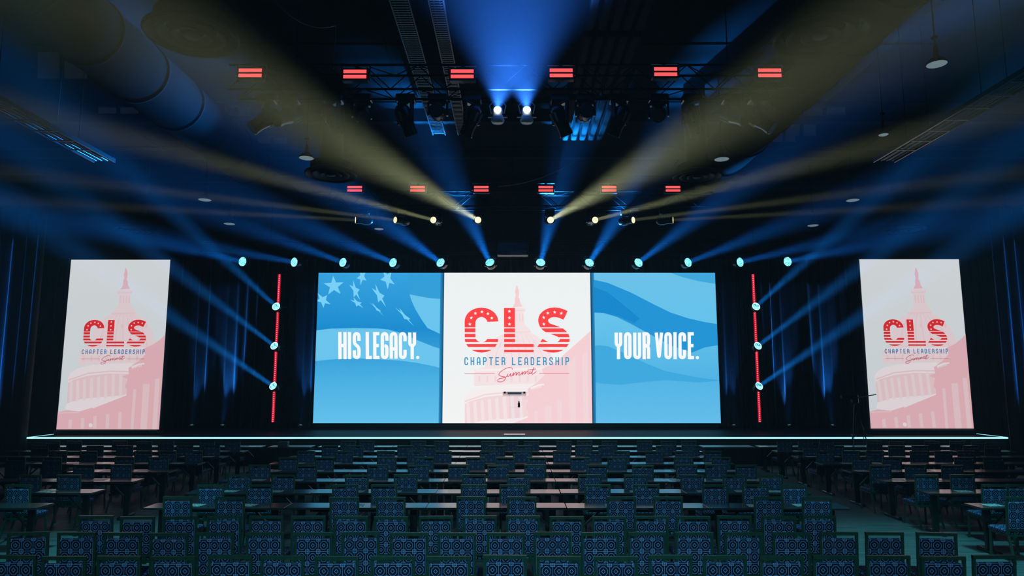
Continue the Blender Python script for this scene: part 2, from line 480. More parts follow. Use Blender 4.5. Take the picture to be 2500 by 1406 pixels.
def smooth(sp, n=4):
    if len(sp) < 4: return sp
    q = []
    for k in range(len(sp) - 1):
        p0, p1, p2, p3 = sp[max(k - 1, 0)], sp[k], sp[k + 1], sp[min(k + 2, len(sp) - 1)]
        for j in range(n):
            s = j / n
            q.append(tuple(.5 * (2 * p1[i] + (p2[i] - p0[i]) * s + (2 * p0[i] - 5 * p1[i] + 4 * p2[i] - p3[i]) * s * s + (3 * p1[i] - p0[i] - 3 * p2[i] + p3[i]) * s ** 3) for i in (0, 1)))
    return q + [sp[-1]]
def emblem(art, T, cols, k):
    """T: emblem crop pixels -> u,v"""
    red, blue, white, rule = cols
    for L in (letter_C(), letter_L(), letter_S()):
        for q in banded(L): art.poly([T(*p) for p in q], red, 8)
    for x, y in STARS: art.poly([T(*p) for p in star(x, y, 15)], white, 9)
    x = 216; txt = 'CHAPTER LEADERSHIP'; wd = {'I': 9}; adv = 51.2
    for i, ch in enumerate(txt):
        if ch == ' ': x += 34; continue
        wch = 30 if ch != 'I' else 10
        for q in glyph_polys(ch, x, x + wch, 735, 800, 8.5 * k): art.poly([T(*p) for p in q], blue, 8)
        x += wch + 20.6
    for path in SCRIPT:
        for q in stroke(smooth(path), 5.2 * k, False): art.poly([T(*p) for p in q], rule, 8)
    for a, b in ((216, 462), (826, 1072)):
        art.poly([T(a, 864), T(b, 864), T(b, 864 + 3.5 * k), T(a, 864 + 3.5 * k)], rule, 8)

# ---- domed building picture in drawing units (x right, y down) taken from the left screen
def PL(x, y):
    u, v = QL(x, y); return (u * 770, y)
def building(art, T, pal):
    pale, mid, deep, light, shade = pal
    def P(pts, m, layer, raw=()): art.poly([T(*PL(*p)) for p in pts] + [T(*r) for r in raw], m, layer)
    P([(595, 110), (600, 125), (606, 150), (603, 185), (598, 198), (606, 215), (608, 245), (622, 272), (550, 278), (570, 245), (572, 210), (580, 195), (578, 170), (576, 160), (584, 140), (588, 118)], deep, 2)
    P([(530, 282), (640, 282), (640, 300), (628, 320), (625, 400), (640, 422), (515, 428), (535, 402), (540, 325), (524, 305)], pale, 2)
    for x in (548, 570, 592, 612): P([(x, 326), (x + 9, 326), (x + 7, 385), (x - 2, 385)], mid, 3)
    P([(524, 300), (641, 296), (640, 304), (526, 308)], mid, 3)
    P([(515, 424), (642, 420), (666, 452), (662, 468), (476, 474), (496, 446)], pale, 3)
    P([(480, 462), (664, 456), (664, 464), (476, 472)], mid, 4)
    dome_l = [(476, 472), (440, 486), (400, 516), (362, 560), (335, 612), (320, 680), (312, 745)]
    dome_r = [(812, 745), (810, 690), (803, 640), (785, 590), (750, 535), (706, 490), (662, 466)]
    P(dome_l + dome_r, pale, 2)
    for k in range(1, 8):
        f = k / 8; xt = 480 + 180 * f; xb = 318 + 490 * f
        a = []; b = []
        for j in range(7):
            s = j / 6; x = xt + (xb - xt) * math.sin(s * math.pi / 2) ** .8; y = 470 + 270 * s
            a.append((x, y)); b.append((x + 4 + 5 * s, y))
        P(a + b[::-1], mid, 3)
    for k in range(6): P([(430 + k * 62, 548), (444 + k * 62, 548), (442 + k * 62, 576), (428 + k * 62, 576)], mid, 4)
    P([(240, 740), (300, 722), (815, 715), (818, 760), (812, 835), (225, 858), (228, 790), (238, 760)], pale, 3)
    P([(250, 735), (815, 722), (815, 738), (246, 752)], light, 4)
    for k in range(9): P([(262 + k * 58, 786), (276 + k * 58, 785), (273 + k * 58, 828), (258 + k * 58, 830)], mid, 4)
    P([(165, 918), (225, 882), (330, 858), (470, 846), (640, 842), (640, 925), (450, 922), (300, 938), (190, 968), (148, 990), (143, 955)], light, 4)
    P([(150, 965), (300, 915), (460, 900), (620, 902), (620, 912), (460, 910), (300, 926), (150, 976)], mid, 5)
    P([(148, 988), (190, 966), (300, 938), (450, 922), (610, 922), (600, 1085), (400, 1098), (250, 1112), (135, 1146)], mid, 3)
    for k in range(9):
        x = 158 + k * 50 + k * k * .6; yt = 984 - k * 9; yb = 1138 - k * 6
        P([(x, yt), (x + 24, yt - 6), (x + 21, yb - 3), (x - 4, yb)], pale, 4)
    P([(135, 1146), (250, 1112), (560, 1086), (590, 1100), (330, 1176), (230, 1206), (120, 1190)], light, 4)
    # wing on the right, running out to the lower left
    art.poly([T(960, 458)] + [T(*PL(*p)) for p in ((888, 630), (850, 665), (800, 700), (722, 735), (738, 780), (682, 830), (608, 880), (612, 925), (562, 945), (602, 962), (582, 1022), (596, 1042), (592, 1080), (330, 1176), (230, 1206), (130, 1196), (66, 1212), (50, 1345))] + [T(1040, 1345), T(1040, 420)], deep, 5)
    P([(630, 868), (690, 845), (730, 842), (732, 852), (690, 858), (634, 882)], light, 6)
    for k in range(7): P([(638 + k * 11, 866 - k * 3), (643 + k * 11, 865 - k * 3), (641 + k * 11, 886 - k * 3), (636 + k * 11, 888 - k * 3)], light, 6)
    P([(330, 1172), (590, 1076), (592, 1086), (332, 1184)], light, 6)
    P([(70, 1214), (230, 1208), (228, 1216), (70, 1222)], mid, 6)
    for x0, x1, y0 in ((720, 770, 1000), (812, 846, 960), (645, 668, 1040)):
        P([(x0, y0), (x1, y0), (x1 - 24, 1345), (x0 - 24, 1345)], mid, 6)
    art.poly([T(800, 700), T(850, 640), T(850, 1345), T(815, 1345)], mid, 6)
    art.poly([T(900, 640), T(940, 600), T(940, 1345), T(905, 1345)], mid, 6)
    for k in range(5): P([(150 + k * 95, 1270 - k * 14), (176 + k * 95, 1264 - k * 14), (172 + k * 95, 1330), (146 + k * 95, 1332)], mid, 6)
    P(circ(317, 1308, 15), light, 7)

def panel_mat(name, stops, k, speck=0.):
    """LED picture ground: vertical colour run with fine scratches and specks"""
    m = bpy.data.materials.new(name); m.use_nodes = True; t = m.node_tree; t.nodes.clear(); L = t.links; N = t.nodes
    e = N.new('ShaderNodeEmission'); o = N.new('ShaderNodeOutputMaterial'); e.inputs['Strength'].default_value = k
    tc = N.new('ShaderNodeTexCoord'); sp = N.new('ShaderNodeSeparateXYZ'); L.new(tc.outputs['Generated'], sp.inputs[0])
    r = N.new('ShaderNodeValToRGB'); L.new(sp.outputs['Z'], r.inputs['Fac'])
    r.color_ramp.elements[0].position = stops[0][0]; r.color_ramp.elements[0].color = (*stops[0][1], 1)
    r.color_ramp.elements[1].position = stops[-1][0]; r.color_ramp.elements[1].color = (*stops[-1][1], 1)
    for p, c in stops[1:-1]:
        x = r.color_ramp.elements.new(p); x.color = (*c, 1)
    out = r.outputs['Color']
    if speck:
        v = N.new('ShaderNodeTexNoise'); v.inputs['Scale'].default_value = 34; v.inputs['Detail'].default_value = 2
        L.new(tc.outputs['Object'], v.inputs['Vector'])
        rr = N.new('ShaderNodeValToRGB'); rr.color_ramp.elements[0].position = .685; rr.color_ramp.elements[1].position = .73
        L.new(v.outputs['Fac'], rr.inputs['Fac'])
        mx = N.new('ShaderNodeMix'); mx.data_type = 'RGBA'; mu = N.new('ShaderNodeMath'); mu.operation = 'MULTIPLY'; mu.inputs[1].default_value = speck
        L.new(rr.outputs['Color'], mu.inputs[0]); L.new(mu.outputs[0], mx.inputs['Factor']); L.new(out, mx.inputs['A']); mx.inputs['B'].default_value = (.6, .85, 1, 1)
        out = mx.outputs['Result']
    L.new(out, e.inputs['Color']); L.new(e.outputs[0], o.inputs[0])
    return m

def screen_panel(name, W, H, m, parent, loc):
    return MB().add([(-W / 2, 0, 0), (W / 2, 0, 0), (W / 2, 0, H), (-W / 2, 0, H)], [(0, 1, 2, 3)]).build(name, m, parent, loc)

KS = 1.08                                              # LED output of the wall
# LED wall at the back of the stage
YM = 26.0
a = at_y(764, 1033, YM); b = at_y(1760, 1033, YM); top = at_y(1250, 666, YM).z
x1 = at_y(1080, 1033, YM).x; x2 = at_y(1446, 1033, YM).x
ZB = a.z; HH = top - ZB
wall = thing('led_wall', 'wide LED wall at the back of the stage with emblem between two blue flag panels', 'screen', ((a.x + b.x) / 2, YM, SZ))
cx0 = (a.x + b.x) / 2
MB().box((a.x - cx0 - .02, .01, ZB - SZ - .03), (b.x - cx0 + .02, .16, top - SZ + .02)).build('cabinet', M_black, wall)
MB().box((a.x - cx0 + .1, .02, .002), (b.x - cx0 - .1, .14, ZB - SZ - .03)).build('ground_support', M_black, wall)
B_top, B_mid, B_bot = rgb(48, 158, 222), rgb(24, 138, 206), rgb(96, 188, 232)
pl = screen_panel('left_panel', x1 - a.x, HH, panel_mat('flag_ground_l', ((0, rgb(98, 190, 234)), (.3, rgb(70, 172, 224)), (.62, rgb(24, 138, 206)), (1, rgb(52, 160, 222))), KS, .5), wall, ((a.x + x1) / 2 - cx0, 0, ZB - SZ))
pr = screen_panel('right_panel', b.x - x2, HH, panel_mat('flag_ground_r', ((0, rgb(98, 186, 232)), (.3, rgb(80, 178, 228)), (.7, rgb(100, 192, 234)), (1, rgb(104, 190, 232))), KS, .5), wall, ((b.x + x2) / 2 - cx0, 0, ZB - SZ))
pc = screen_panel('centre_panel', x2 - x1, HH, panel_mat('emblem_ground', ((0, rgb(238, 240, 242)), (1, rgb(232, 238, 240))), KS), wall, ((x1 + x2) / 2 - cx0, -.01, ZB - SZ))
pl['label'] = 'blue flag picture reading HIS LEGACY.'; pr['label'] = 'blue flag picture reading YOUR VOICE.'; pc['label'] = 'white panel with red CLS emblem over a pink domed building'
E_ = lambda n, c, k=KS: emit(n, c, k)
F_lite, F_dark, F_white = E_('flag_light', rgb(104, 194, 236)), E_('flag_dark', rgb(34, 146, 212)), E_('flag_white', rgb(244, 246, 248))
F_mid, F_star, F_low = E_('flag_mid', rgb(50, 156, 216)), E_('flag_star', rgb(118, 206, 244)), E_('flag_low', rgb(62, 166, 220))
# left flag
A1 = Art(x1 - a.x, HH); q = QF
def AP(art, qm, pts, m, l): art.poly([qm(*p) for p in pts], m, l)
AP(A1, q, [(878, 30), (884, 140), (890, 235), (1000, 262), (1200, 282), (1205, 30)], F_mid, 1)
AP(A1, q, [(888, 235), (960, 250), (1060, 268), (1200, 280), (1200, 610), (1120, 570), (1045, 535), (1000, 470), (940, 370), (905, 290)], F_lite, 2)
AP(A1, q, [(30, 560), (200, 540), (400, 535), (600, 538), (700, 548), (800, 575), (950, 640), (1100, 700), (1200, 728), (1200, 898), (1100, 870), (950, 840), (800, 820), (600, 808), (400, 800), (200, 810), (30, 828)], F_lite, 2)
for cxx, cyy, r, A, rot in ((225, 160, 92, ((1, 0), (0, 1)), .05), (128, 288, 70, ((1, .2), (.1, 1)), .5), (412, 200, 90, ((.55, .15), (.35, 1)), .1), (472, 78, 78, ((.6, -.1), (0, 1)), .5),
                            (622, 245, 104, ((.6, .25), (.45, .95)), .1), (695, 96, 96, ((.7, .05), (.2, 1)), .6), (428, 312, 66, ((.9, .3), (.35, .7)), .2), (600, 362, 80, ((.75, .35), (.65, .55)), .2), (845, 428, 104, ((.75, .35), (.62, .62)), .15)):
    AP(A1, q, star(cxx, cyy, r, A, rot), F_star, 3)
for k_, wd in ((0, 34), (1, 22), (2, 11)):
    AP(A1, q, [(1196 - wd, 30), (1210, 30), (1190, 1370), (1173 - wd, 1370)], E_('drop_shade_%d' % k_, [x * (.80, .55, .28)[k_] for x in rgb(40, 140, 200)]), 4 + k_)
for ch, xa, xb in (('H', 262, 335), ('I', 344, 377), ('S', 388, 458), ('L', 502, 556), ('E', 567, 622), ('G', 634, 703), ('A', 712, 782), ('C', 793, 862), ('Y', 875, 945), ('.', 944, 973)):
    for g in glyph_polys(ch, xa, xb, 570, 808, 29): AP(A1, q, g, F_white, 8)
A1.build('flag_picture', pl).name = 'flag_picture'
# right flag
A2 = Art(b.x - x2, HH); q = QG
AP(A2, q, [(740, 35), (850, 75), (1000, 115), (1200, 148), (1200, 30)], F_low, 1)
AP(A2, q, [(30, 92), (200, 130), (400, 215), (600, 320), (750, 395), (900, 445), (1050, 480), (1200, 505), (1200, 680), (1050, 705), (940, 750), (900, 735), (760, 690), (600, 605), (500, 550), (400, 495), (280, 435), (160, 400), (30, 394)], F_dark, 2)
AP(A2, q, [(30, 696), (120, 685), (200, 695), (300, 735), (400, 780), (550, 850), (700, 910), (850, 940), (1000, 968), (1210, 994), (1000, 1010), (850, 1000), (700, 990), (500, 1008), (300, 1030), (150, 1020), (30, 998)], F_low, 2)
AP(A2, q, [(30, 150), (200, 215), (330, 320), (480, 450), (430, 490), (300, 430), (160, 398), (30, 392)], E_('flag_fold', rgb(22, 134, 204)), 3)
for k_, wd in ((0, 34), (1, 22), (2, 11)):
    AP(A2, q, [(30, 30), (46 + wd, 30), (57 + wd, 1370), (30, 1370)], E_('drop_shade_%d' % k_, (0, 0, 0)), 4 + k_)
for ch, xa, xb in (('Y', 258, 326), ('O', 340, 407), ('U', 421, 492), ('R', 503, 571), ('V', 611, 686), ('O', 695, 763), ('I', 774, 806), ('C', 819, 888), ('E', 901, 956), ('.', 971, 1000)):
    for g in glyph_polys(ch, xa, xb, 570, 808, 29): AP(A2, q, g, F_white, 8)
A2.build('flag_picture', pr)
# centre picture
A3 = Art(x2 - x1, HH)
def TC(X, Y): return (.4985 + (X - 433) * 1.13 / 1205, (1265 - (140 + (Y - 110) * 1.106)) / 1228)
pal_c = [E_('c_' + n, rgb(*c)) for n, c in (('pale', (240, 224, 228)), ('mid', (238, 212, 217)), ('deep', (240, 205, 211)), ('light', (242, 234, 237)), ('shade', (228, 196, 203)))]
building(A3, TC, pal_c)
A3.build('picture', pc)
A4 = Art(x2 - x1, HH)
emblem(A4, QC, (E_('emblem_red', rgb(255, 66, 68)), E_('emblem_blue', rgb(48, 146, 190)), F_white, E_('emblem_rule', rgb(222, 60, 86))), 1.0)
A4.build('emblem', pc)
# portrait side screens
KS2 = .93
M_sideg = panel_mat('side_ground', ((0, rgb(206, 216, 222)), (1, rgb(214, 220, 223))), KS2)
pal_s = [emit('s_' + n, rgb(*c), KS2) for n, c in (('pale', (226, 208, 214)), ('mid', (225, 196, 203)), ('deep', (224, 178, 186)), ('light', (230, 220, 226)), ('shade', (206, 168, 176)))]
cols_s = (emit('side_red', rgb(216, 40, 46), KS2), emit('side_blue', rgb(60, 120, 172), KS2), emit('side_white', rgb(236, 226, 228), KS2), emit('side_rule', rgb(180, 50, 74), KS2))
YS = 23.6
for (pa, pb, py, pt, lab) in ((138, 388, 1048, 634, 'tall portrait LED screen with CLS emblem at the left end of the stage'), (2126, 2377, 1046, 633, 'tall portrait LED screen with CLS emblem at the right end of the stage')):
    a_ = at_y(pa, py, YS); b_ = at_y(pb, py, YS); h_ = at_y(1250, pt, YS).z - a_.z; W_ = b_.x - a_.x
    root = thing('portrait_screen', lab, 'screen', ((a_.x + b_.x) / 2, YS, SZ), 0, 'portrait screens at the stage ends')
    MB().box((-W_ / 2 - .03, .01, a_.z - SZ - .03), (W_ / 2 + .03, .14, a_.z - SZ + h_ + .03)).build('cabinet', M_black, root)
    MB().box((-W_ / 2, -.12, 0), (W_ / 2, .35, a_.z - SZ - .03)).build('ground_support', M_black, root)
    p_ = screen_panel('panel', W_, h_, M_sideg, root, (0, 0, a_.z - SZ))
    A = Art(W_, h_)
    building(A, lambda X, Y: (X / 770, (1338 - Y) / 1293), pal_s)
    A.build('picture', p_)
    A = Art(W_, h_)
    emblem(A, lambda x, y: (.187 + (x - 216) / 860 * .628, .638 - (y - 328) / 369 * .1585), cols_s, 1.15)
    A.build('emblem', p_)

# ------------------------------------------------------------------ drapes
def drape(name, label, x0, x1, y, z0, z1, amp, folds, group, rz=0, seed=0):
    rnd = random.Random(seed); n = folds * 8; W = x1 - x0
    ph = [rnd.uniform(-.5, .5) for _ in range(folds + 2)]; am = [rnd.uniform(.5, 1.25) for _ in range(folds + 2)]
    zs = [z0 + (z1 - z0) * k / 6 for k in range(7)]; vs = []; fs = []
    for k, z in enumerate(zs):
        flare = 1.15 - .35 * k / 6
        for i in range(n + 1):
            t = i / n * folds; f = int(t)
            yy = math.sin((t + .12 * ph[f]) * 2 * math.pi) * amp * am[f] * flare + .3 * amp * math.sin(t * 4.4 + k * .25 + seed)
            vs.append((-W / 2 + W * i / n, yy, z))
    for k in range(6):
        for i in range(n): fs.append((k * (n + 1) + i, k * (n + 1) + i + 1, (k + 1) * (n + 1) + i + 1, (k + 1) * (n + 1) + i))
    m = MB(); m.add(vs, fs, 0, True)
    o = m.build(name, M_drape, None, ((x0 + x1) / 2, y, 0)); o.rotation_euler = (0, 0, rz)
    sol = o.modifiers.new('cloth_thickness', 'SOLIDIFY'); sol.thickness = .012
    return tag(o, label, 'curtain', group)
W5 = 42.0 / 12
for i in range(12):
    drape('backdrop_drape', '%s black pleated backdrop drape from the left behind the stage' % ORD[i + 1], -XW + .05 + i * 3.49, -XW + .05 + (i + 1) * 3.49 - .02, 27.4,
          SZ + .005 if 1 <= i <= 10 else .01, 7.6, .09, 9, 'backdrop drapes', 0, 11 + i)
drape('leg_drape', 'black pleated side drape hanging left of the stage front', -20.4, -15.75, 22.6, .01, 8.6, .13, 11, 'side drapes', 0, 3)
drape('leg_drape', 'black pleated side drape hanging right of the stage front', 16.15, 20.6, 22.6, .01, 8.6, .13, 11, 'side drapes', 0, 5)

# ------------------------------------------------------------------ trusses
def truss(label, x0, x1, y, z0, z1, d, hang, group='lighting trusses'):
    """box truss: four chords, zig-zag lacing, hoist chains up to the ceiling"""
    o = thing('lighting_truss', label, 'truss', ((x0 + x1) / 2, y, z0), 0, group)
    L = x1 - x0; h = z1 - z0
    for yy in (-d / 2, d / 2):
        for zz in (0, h): MB().tube((-L / 2, yy, zz), (L / 2, yy, zz), .026, 8).build('chord', M_truss, o)
    n = int(L / .55); m = MB()
    for i in range(n):
        xa = -L / 2 + L * i / n; xb = -L / 2 + L * (i + 1) / n; up = i % 2
        for yy in (-d / 2, d / 2): m.tube((xa, yy, h * up), (xb, yy, h * (1 - up)), .012, 5)
        for zz in (0, h): m.tube((xa, -d / 2 if up else d / 2, zz), (xb, d / 2 if up else -d / 2, zz), .012, 5)
    m.build('lacing', M_truss, o)['kind'] = 'stuff'
    for hx in hang: MB().tube((hx - (x0 + x1) / 2, 0, h), (hx - (x0 + x1) / 2, 0, ZC - z0 - .004), .012, 6).build('hoist_chain', M_truss, o)
    return o
Y1, Y2, Y3 = 13.5, 21.9, 25.0
truss('black box truss over the front rows carrying the near red strobes', -5.78, 5.78, Y1, 8.62, 9.14, .5, (-4.5, 0, 4.5))
truss('black box truss over the stage front carrying the far red strobes', -6.4, 6.6, Y2, 8.34, 8.84, .5, (-6, 0, 6))
truss('black box truss above the LED wall carrying the blue wash lights', -11.5, 11.7, Y3, 7.42, 7.86, .44, (-9, 0, 9))

M_red = emit('red_strobe_tube', (1.0, .095, .10), 1.25)
def strobe(label, px, py, y, w, group):
    p = at_y(px, py, y)
    o = thing('strobe_light', label, 'stage light', p, 0, group)
    k = w
    MB().rbox((-.27 * k, 0, -.13 * k), (.27 * k, .16, .13 * k), .015).build('housing', M_black, o)
    for s in (-1, 1):
        MB().box((-.23 * k, -.012, s * .055 * k - .034 * k), (.23 * k, .002, s * .055 * k + .034 * k)).build('light_tube', M_red, o)
    m = MB()
    for s in (-1, 1): m.bar((s * .285 * k, .08, -.02), (s * .285 * k, .08, .2 * k), .02, .03)
    m.bar((-.295 * k, .08, .2 * k), (.295 * k, .08, .2 * k), .03, .02)
    m.build('yoke', M_black, o)
    MB().box((-.04, .155, -.12 * k), (.04, .19, .22)).build('clamp', M_black, o)
    return o
for i, x in enumerate((611, 866.5, 1128.5, 1370, 1625, 1879)):
    strobe('glowing red twin-tube strobe, %s from left on the near truss' % ORD[i + 1], x, (178, 181, 180.5, 178, 175, 178)[i], 13.05, 1.0, 'red strobes on the near truss')
for i, x in enumerate((866, 1019.5, 1175, 1332.5, 1487, 1643)):
    strobe('glowing red twin-tube strobe, %s from left on the far truss' % ORD[i + 1], x, 461, 21.45, 1.02, 'red strobes on the far truss')

# ------------------------------------------------------------------ moving heads
def aim(d):
    """rotation taking local +z to the direction d"""
    return Vector(d).normalized().to_track_quat('Z', 'Y').to_matrix().to_4x4()
M_lens_off = mat('dark_lens', (.03, .05, .07), .08, .0, scale=60)
M_vent = mat('vent_strip', (.16, .17, .18), .35, .4)
def moving_head(name, label, group, clamp_z, pos, d, size, lens, lens_r=.38, kind='profile'):
    """base plate under a truss, yoke fork, head aimed along d; pos is the tilt pivot"""
    p = Vector(pos); o = thing(name, label, 'stage light', (p.x, p.y, p.z), 0, group); s = size
    h = clamp_z - p.z
    zt = max(.36 * s, h - .16)
    m = MB(); m.rbox((-.32 * s, -.2 * s, zt), (.32 * s, .2 * s, min(h, zt + .17)), .02)
    if h > zt + .17: m.box((-.04, -.03, zt + .17), (.04, .03, h))
    m.build('base', M_gloss, o)
    hd = Vector(d).normalized(); pan = math.atan2(hd.x, -hd.y)
    R = Matrix.Rotation(pan, 4, 'Z'); m = MB()
    for k in (-1, 1): m.rbox((k * .31 * s - .035 * s, -.08 * s, -.12 * s), (k * .31 * s + .035 * s, .08 * s, zt), .012, 0, R)
    m.rbox((-.34 * s, -.1 * s, zt - .1 * s), (.34 * s, .1 * s, zt), .012, 0, R)
    yk = m.build('yoke', M_gloss, o)
    A = aim(hd)
    m = MB()
    if kind == 'profile':
        m.lathe([(.0, -.52 * s), (.16 * s, -.50 * s), (.25 * s, -.36 * s), (.26 * s, .05 * s), (.22 * s, .30 * s), (lens_r * .62 * s, .52 * s), (lens_r * .62 * s, .56 * s), (lens_r * .52 * s, .555 * s)], 20, A)
    else:
        m.lathe([(.0, -.30 * s), (.15 * s, -.29 * s), (.25 * s, -.18 * s), (.27 * s, .0), (.27 * s, .14 * s), (.245 * s, .14 * s)], 20, A)
    hb = m.build('head', M_gloss, o)
    m = MB()
    if kind == 'profile':
        for k in (-1, 1): m.bar(A @ Vector((k * .1 * s, -.262 * s, -.3 * s)), A @ Vector((k * .1 * s, -.262 * s, .02 * s)), .09 * s, .012 * s, 0, A @ Vector((0, 1, 0)))
        m.build('vent', M_vent, hb)
        MB().disc(lens_r * .52 * s, .553 * s, 20, A).build('lens', lens, hb)
    else:
        m.disc(.245 * s, .138 * s, 24, A); m.build('lens', lens, hb)
        MB().lathe([(.245 * s, .13 * s), (.262 * s, .15 * s), (.275 * s, .13 * s)], 24, A).build('rim', M_black, hb)
    return o, p + hd * (.58 * s if kind == 'profile' else .17 * s), hd

# unlit profile heads on the near truss, each turned its own way
HEADS = [(648, 293, (-.7, -.4, -.75)), (706, 283, (-.5, -.6, -.5)), (812, 292, (.45, .5, -1)), (884, 280, (.25, -.8, -.45)), (990, 292, (.35, .4, -1)), (1069, 275, (0, -1, -.25)), (1152, 292, (-.45, .4, -1)),
         (1368, 292, (.45, .4, -1)), (1429, 276, (0, -1, -.25)), (1512, 292, (-.4, .4, -1)), (1608, 278, (-.2, -.8, -.4)), (1690, 292, (.4, .5, -1)), (1788, 282, (.5, -.6, -.5)), (1853, 292, (.7, -.4, -.75))]
for i, (px, py, d) in enumerate(HEADS):
    moving_head('moving_head', 'unlit black moving head, %s from left under the near truss' % ORD[i + 1], 'unlit moving heads on the near truss', 8.59, at_y(px, py, Y1), d, .62, M_lens_off)

def cell_mat(name, c, dark, k, scale):
    m = bpy.data.materials.new(name); m.use_nodes = True; t = m.node_tree; t.nodes.clear(); N = t.nodes; L = t.links
    e = N.new('ShaderNodeEmission'); o = N.new('ShaderNodeOutputMaterial'); e.inputs['Strength'].default_value = k
    tc = N.new('ShaderNodeTexCoord'); v = N.new('ShaderNodeTexVoronoi'); v.inputs['Scale'].default_value = scale
    r = N.new('ShaderNodeValToRGB'); r.color_ramp.elements[0].position = .35; r.color_ramp.elements[1].position = .75
    r.color_ramp.elements[0].color = (*c, 1); r.color_ramp.elements[1].color = (*dark, 1)
    L.new(tc.outputs['Object'], v.inputs['Vector']); L.new(v.outputs['Distance'], r.inputs['Fac']); L.new(r.outputs['Color'], e.inputs['Color']); L.new(e.outputs[0], o.inputs[0])
    m.cycles.emission_sampling = 'NONE'
    return m
M_lensB = cell_mat('blue_wash_cells', (.42, .98, 1.0), (.03, .55, .75), 1.35, 22)
M_lensY = cell_mat('warm_lens', (1.0, .93, .70), (.95, .70, .34), 1.25, 18)
M_lensT = cell_mat('tower_lens', (.35, .95, 1.0), (.02, .28, .45), 1.3, 12)
M_lensW = emit('white_lens', (.92, .96, 1.0), 2.6)

YEL = (1.0, .81, .33); BLU = (.006, .27, 1.0); BLT = (.008, .32, 1.0)
MX = lambda x: 2511 - x
def beam_lamp(name, label, group, px, py, y, tgt, ty, col, watts, deg, size, lens, clamp_z, kind, lens_r=.38, blend=.4):
    p = at_y(px, py, y); d = at_y(tgt[0], tgt[1], ty) - p
    hd = d.normalized(); off = (.55 if kind == 'profile' else .14) * size
    o, front, hd = moving_head(name, label, group, clamp_z, p - hd * off, hd, size, lens, lens_r, kind)
    beam(name + '_beam', front + hd * .02, hd, col, watts / 12.57, deg * 1.5, .055 if kind == 'profile' else .09)

YW = 185000
yl = [(1167, (497, 148), 4.6, 3.4, 1.95), (1058, (600, 416), 13.5, 2.3, 1.9), (965, (600, 492), 18.6, 1.35, 2.0), (868, (560, 520), 20.5, 1.05, 2.2)]
for side in (0, 1):
    for i, (px, t, ty, k, dg) in enumerate(yl):
        X = (lambda x: MX(x)) if side else (lambda x: x)
        beam_lamp('beam_light', 'lit warm beam light under the far truss, %s from the centre on the %s' % (ORD[i + 1], ('left', 'right')[side]), 'warm beam lights', X(px), 537, 21.9, (X(t[0]), t[1]), ty, YEL, YW * k, dg, .52, M_lensY, 8.31, 'profile', .40, .3)
BW = 100000
bl = [(1196, 640.5, (1062, 360), 20, 1.0, 11.5), (1075.5, 641, (895, 510), 21.2, 1.15, 10.5), (959.5, 641, (760, 558), 21.4, 1.1, 8.5), (837, 640.5, (620, 560), 21.4, 1.1, 7), (718, 640, (480, 597), 21.4, 1.1, 6), (592, 638.5, (380, 590), 21.2, 1.1, 6)]
br = [(1320, (1388, 360)), (1439, (1548, 470)), (1559, (1722, 516)), (1680, (1900, 555)), (1807, (2040, 585)), (1923, (2122, 597))]
for side in (0, 1):
    for i, (px, py, t, ty, k, dg) in enumerate(bl):
        if side: px, t = br[i]
        X = lambda x: x
        beam_lamp('wash_light', 'round blue LED wash light above the LED wall, %s from the centre on the %s' % (ORD[i + 1], ('left', 'right')[side]), 'blue wash lights', X(px), py, 25.0, (X(t[0]), t[1]), ty, BLU, BW * k, dg, .70, M_lensB, 7.39, 'wash', .38, .6)

# two open white lamps in the middle of the near truss
for i, px in enumerate((1215, 1286)):
    p = at_y(px, 275, Y1)
    o = thing('blinder_lamp', 'lit white lamp with flared base at the middle of the near truss, on the %s' % ('left', 'right')[i], 'stage light', p, 0, 'white lamps on the near truss')
    MB().lathe([(.0, -.22), (.12, -.215), (.145, -.17), (.10, -.06), (.11, .02), (.10, .10), (0, .12)], 20).build('body', M_lampw, o)
    MB().lathe([(.10, -.13), (.115, -.15), (.10, -.16)], 20, aim((0, -1, .25))).build('ring', M_lampw, o)
    MB().disc(.078, .125, 18, aim((0, -1, .12))).build('lens', M_lensW, o)
    m = MB()
    m.path([(-.17, 0, .15), (-.09, 0, .24), (.09, 0, .24), (.17, 0, .15)], .012, 6)
    for s in (-1, 1): m.bar((s * .17, 0, .15), (s * .13, 0, -.02), .02, .02); m.bar((s * .12, 0, -.1), (s * .2, 0, -.1), .02, .02)
    m.tube((0, 0, .24), (0, 0, 8.592 - p.z), .015)
    m.build('bracket', M_vent, o)
    spot('blinder_lamp_beam', p + Vector((0, -.16, .03)), p + Vector(((i - .5) * -.8, -2.2, 2.2)), (.05, .26, 1.0), 20000, 84, 1.0, .06)

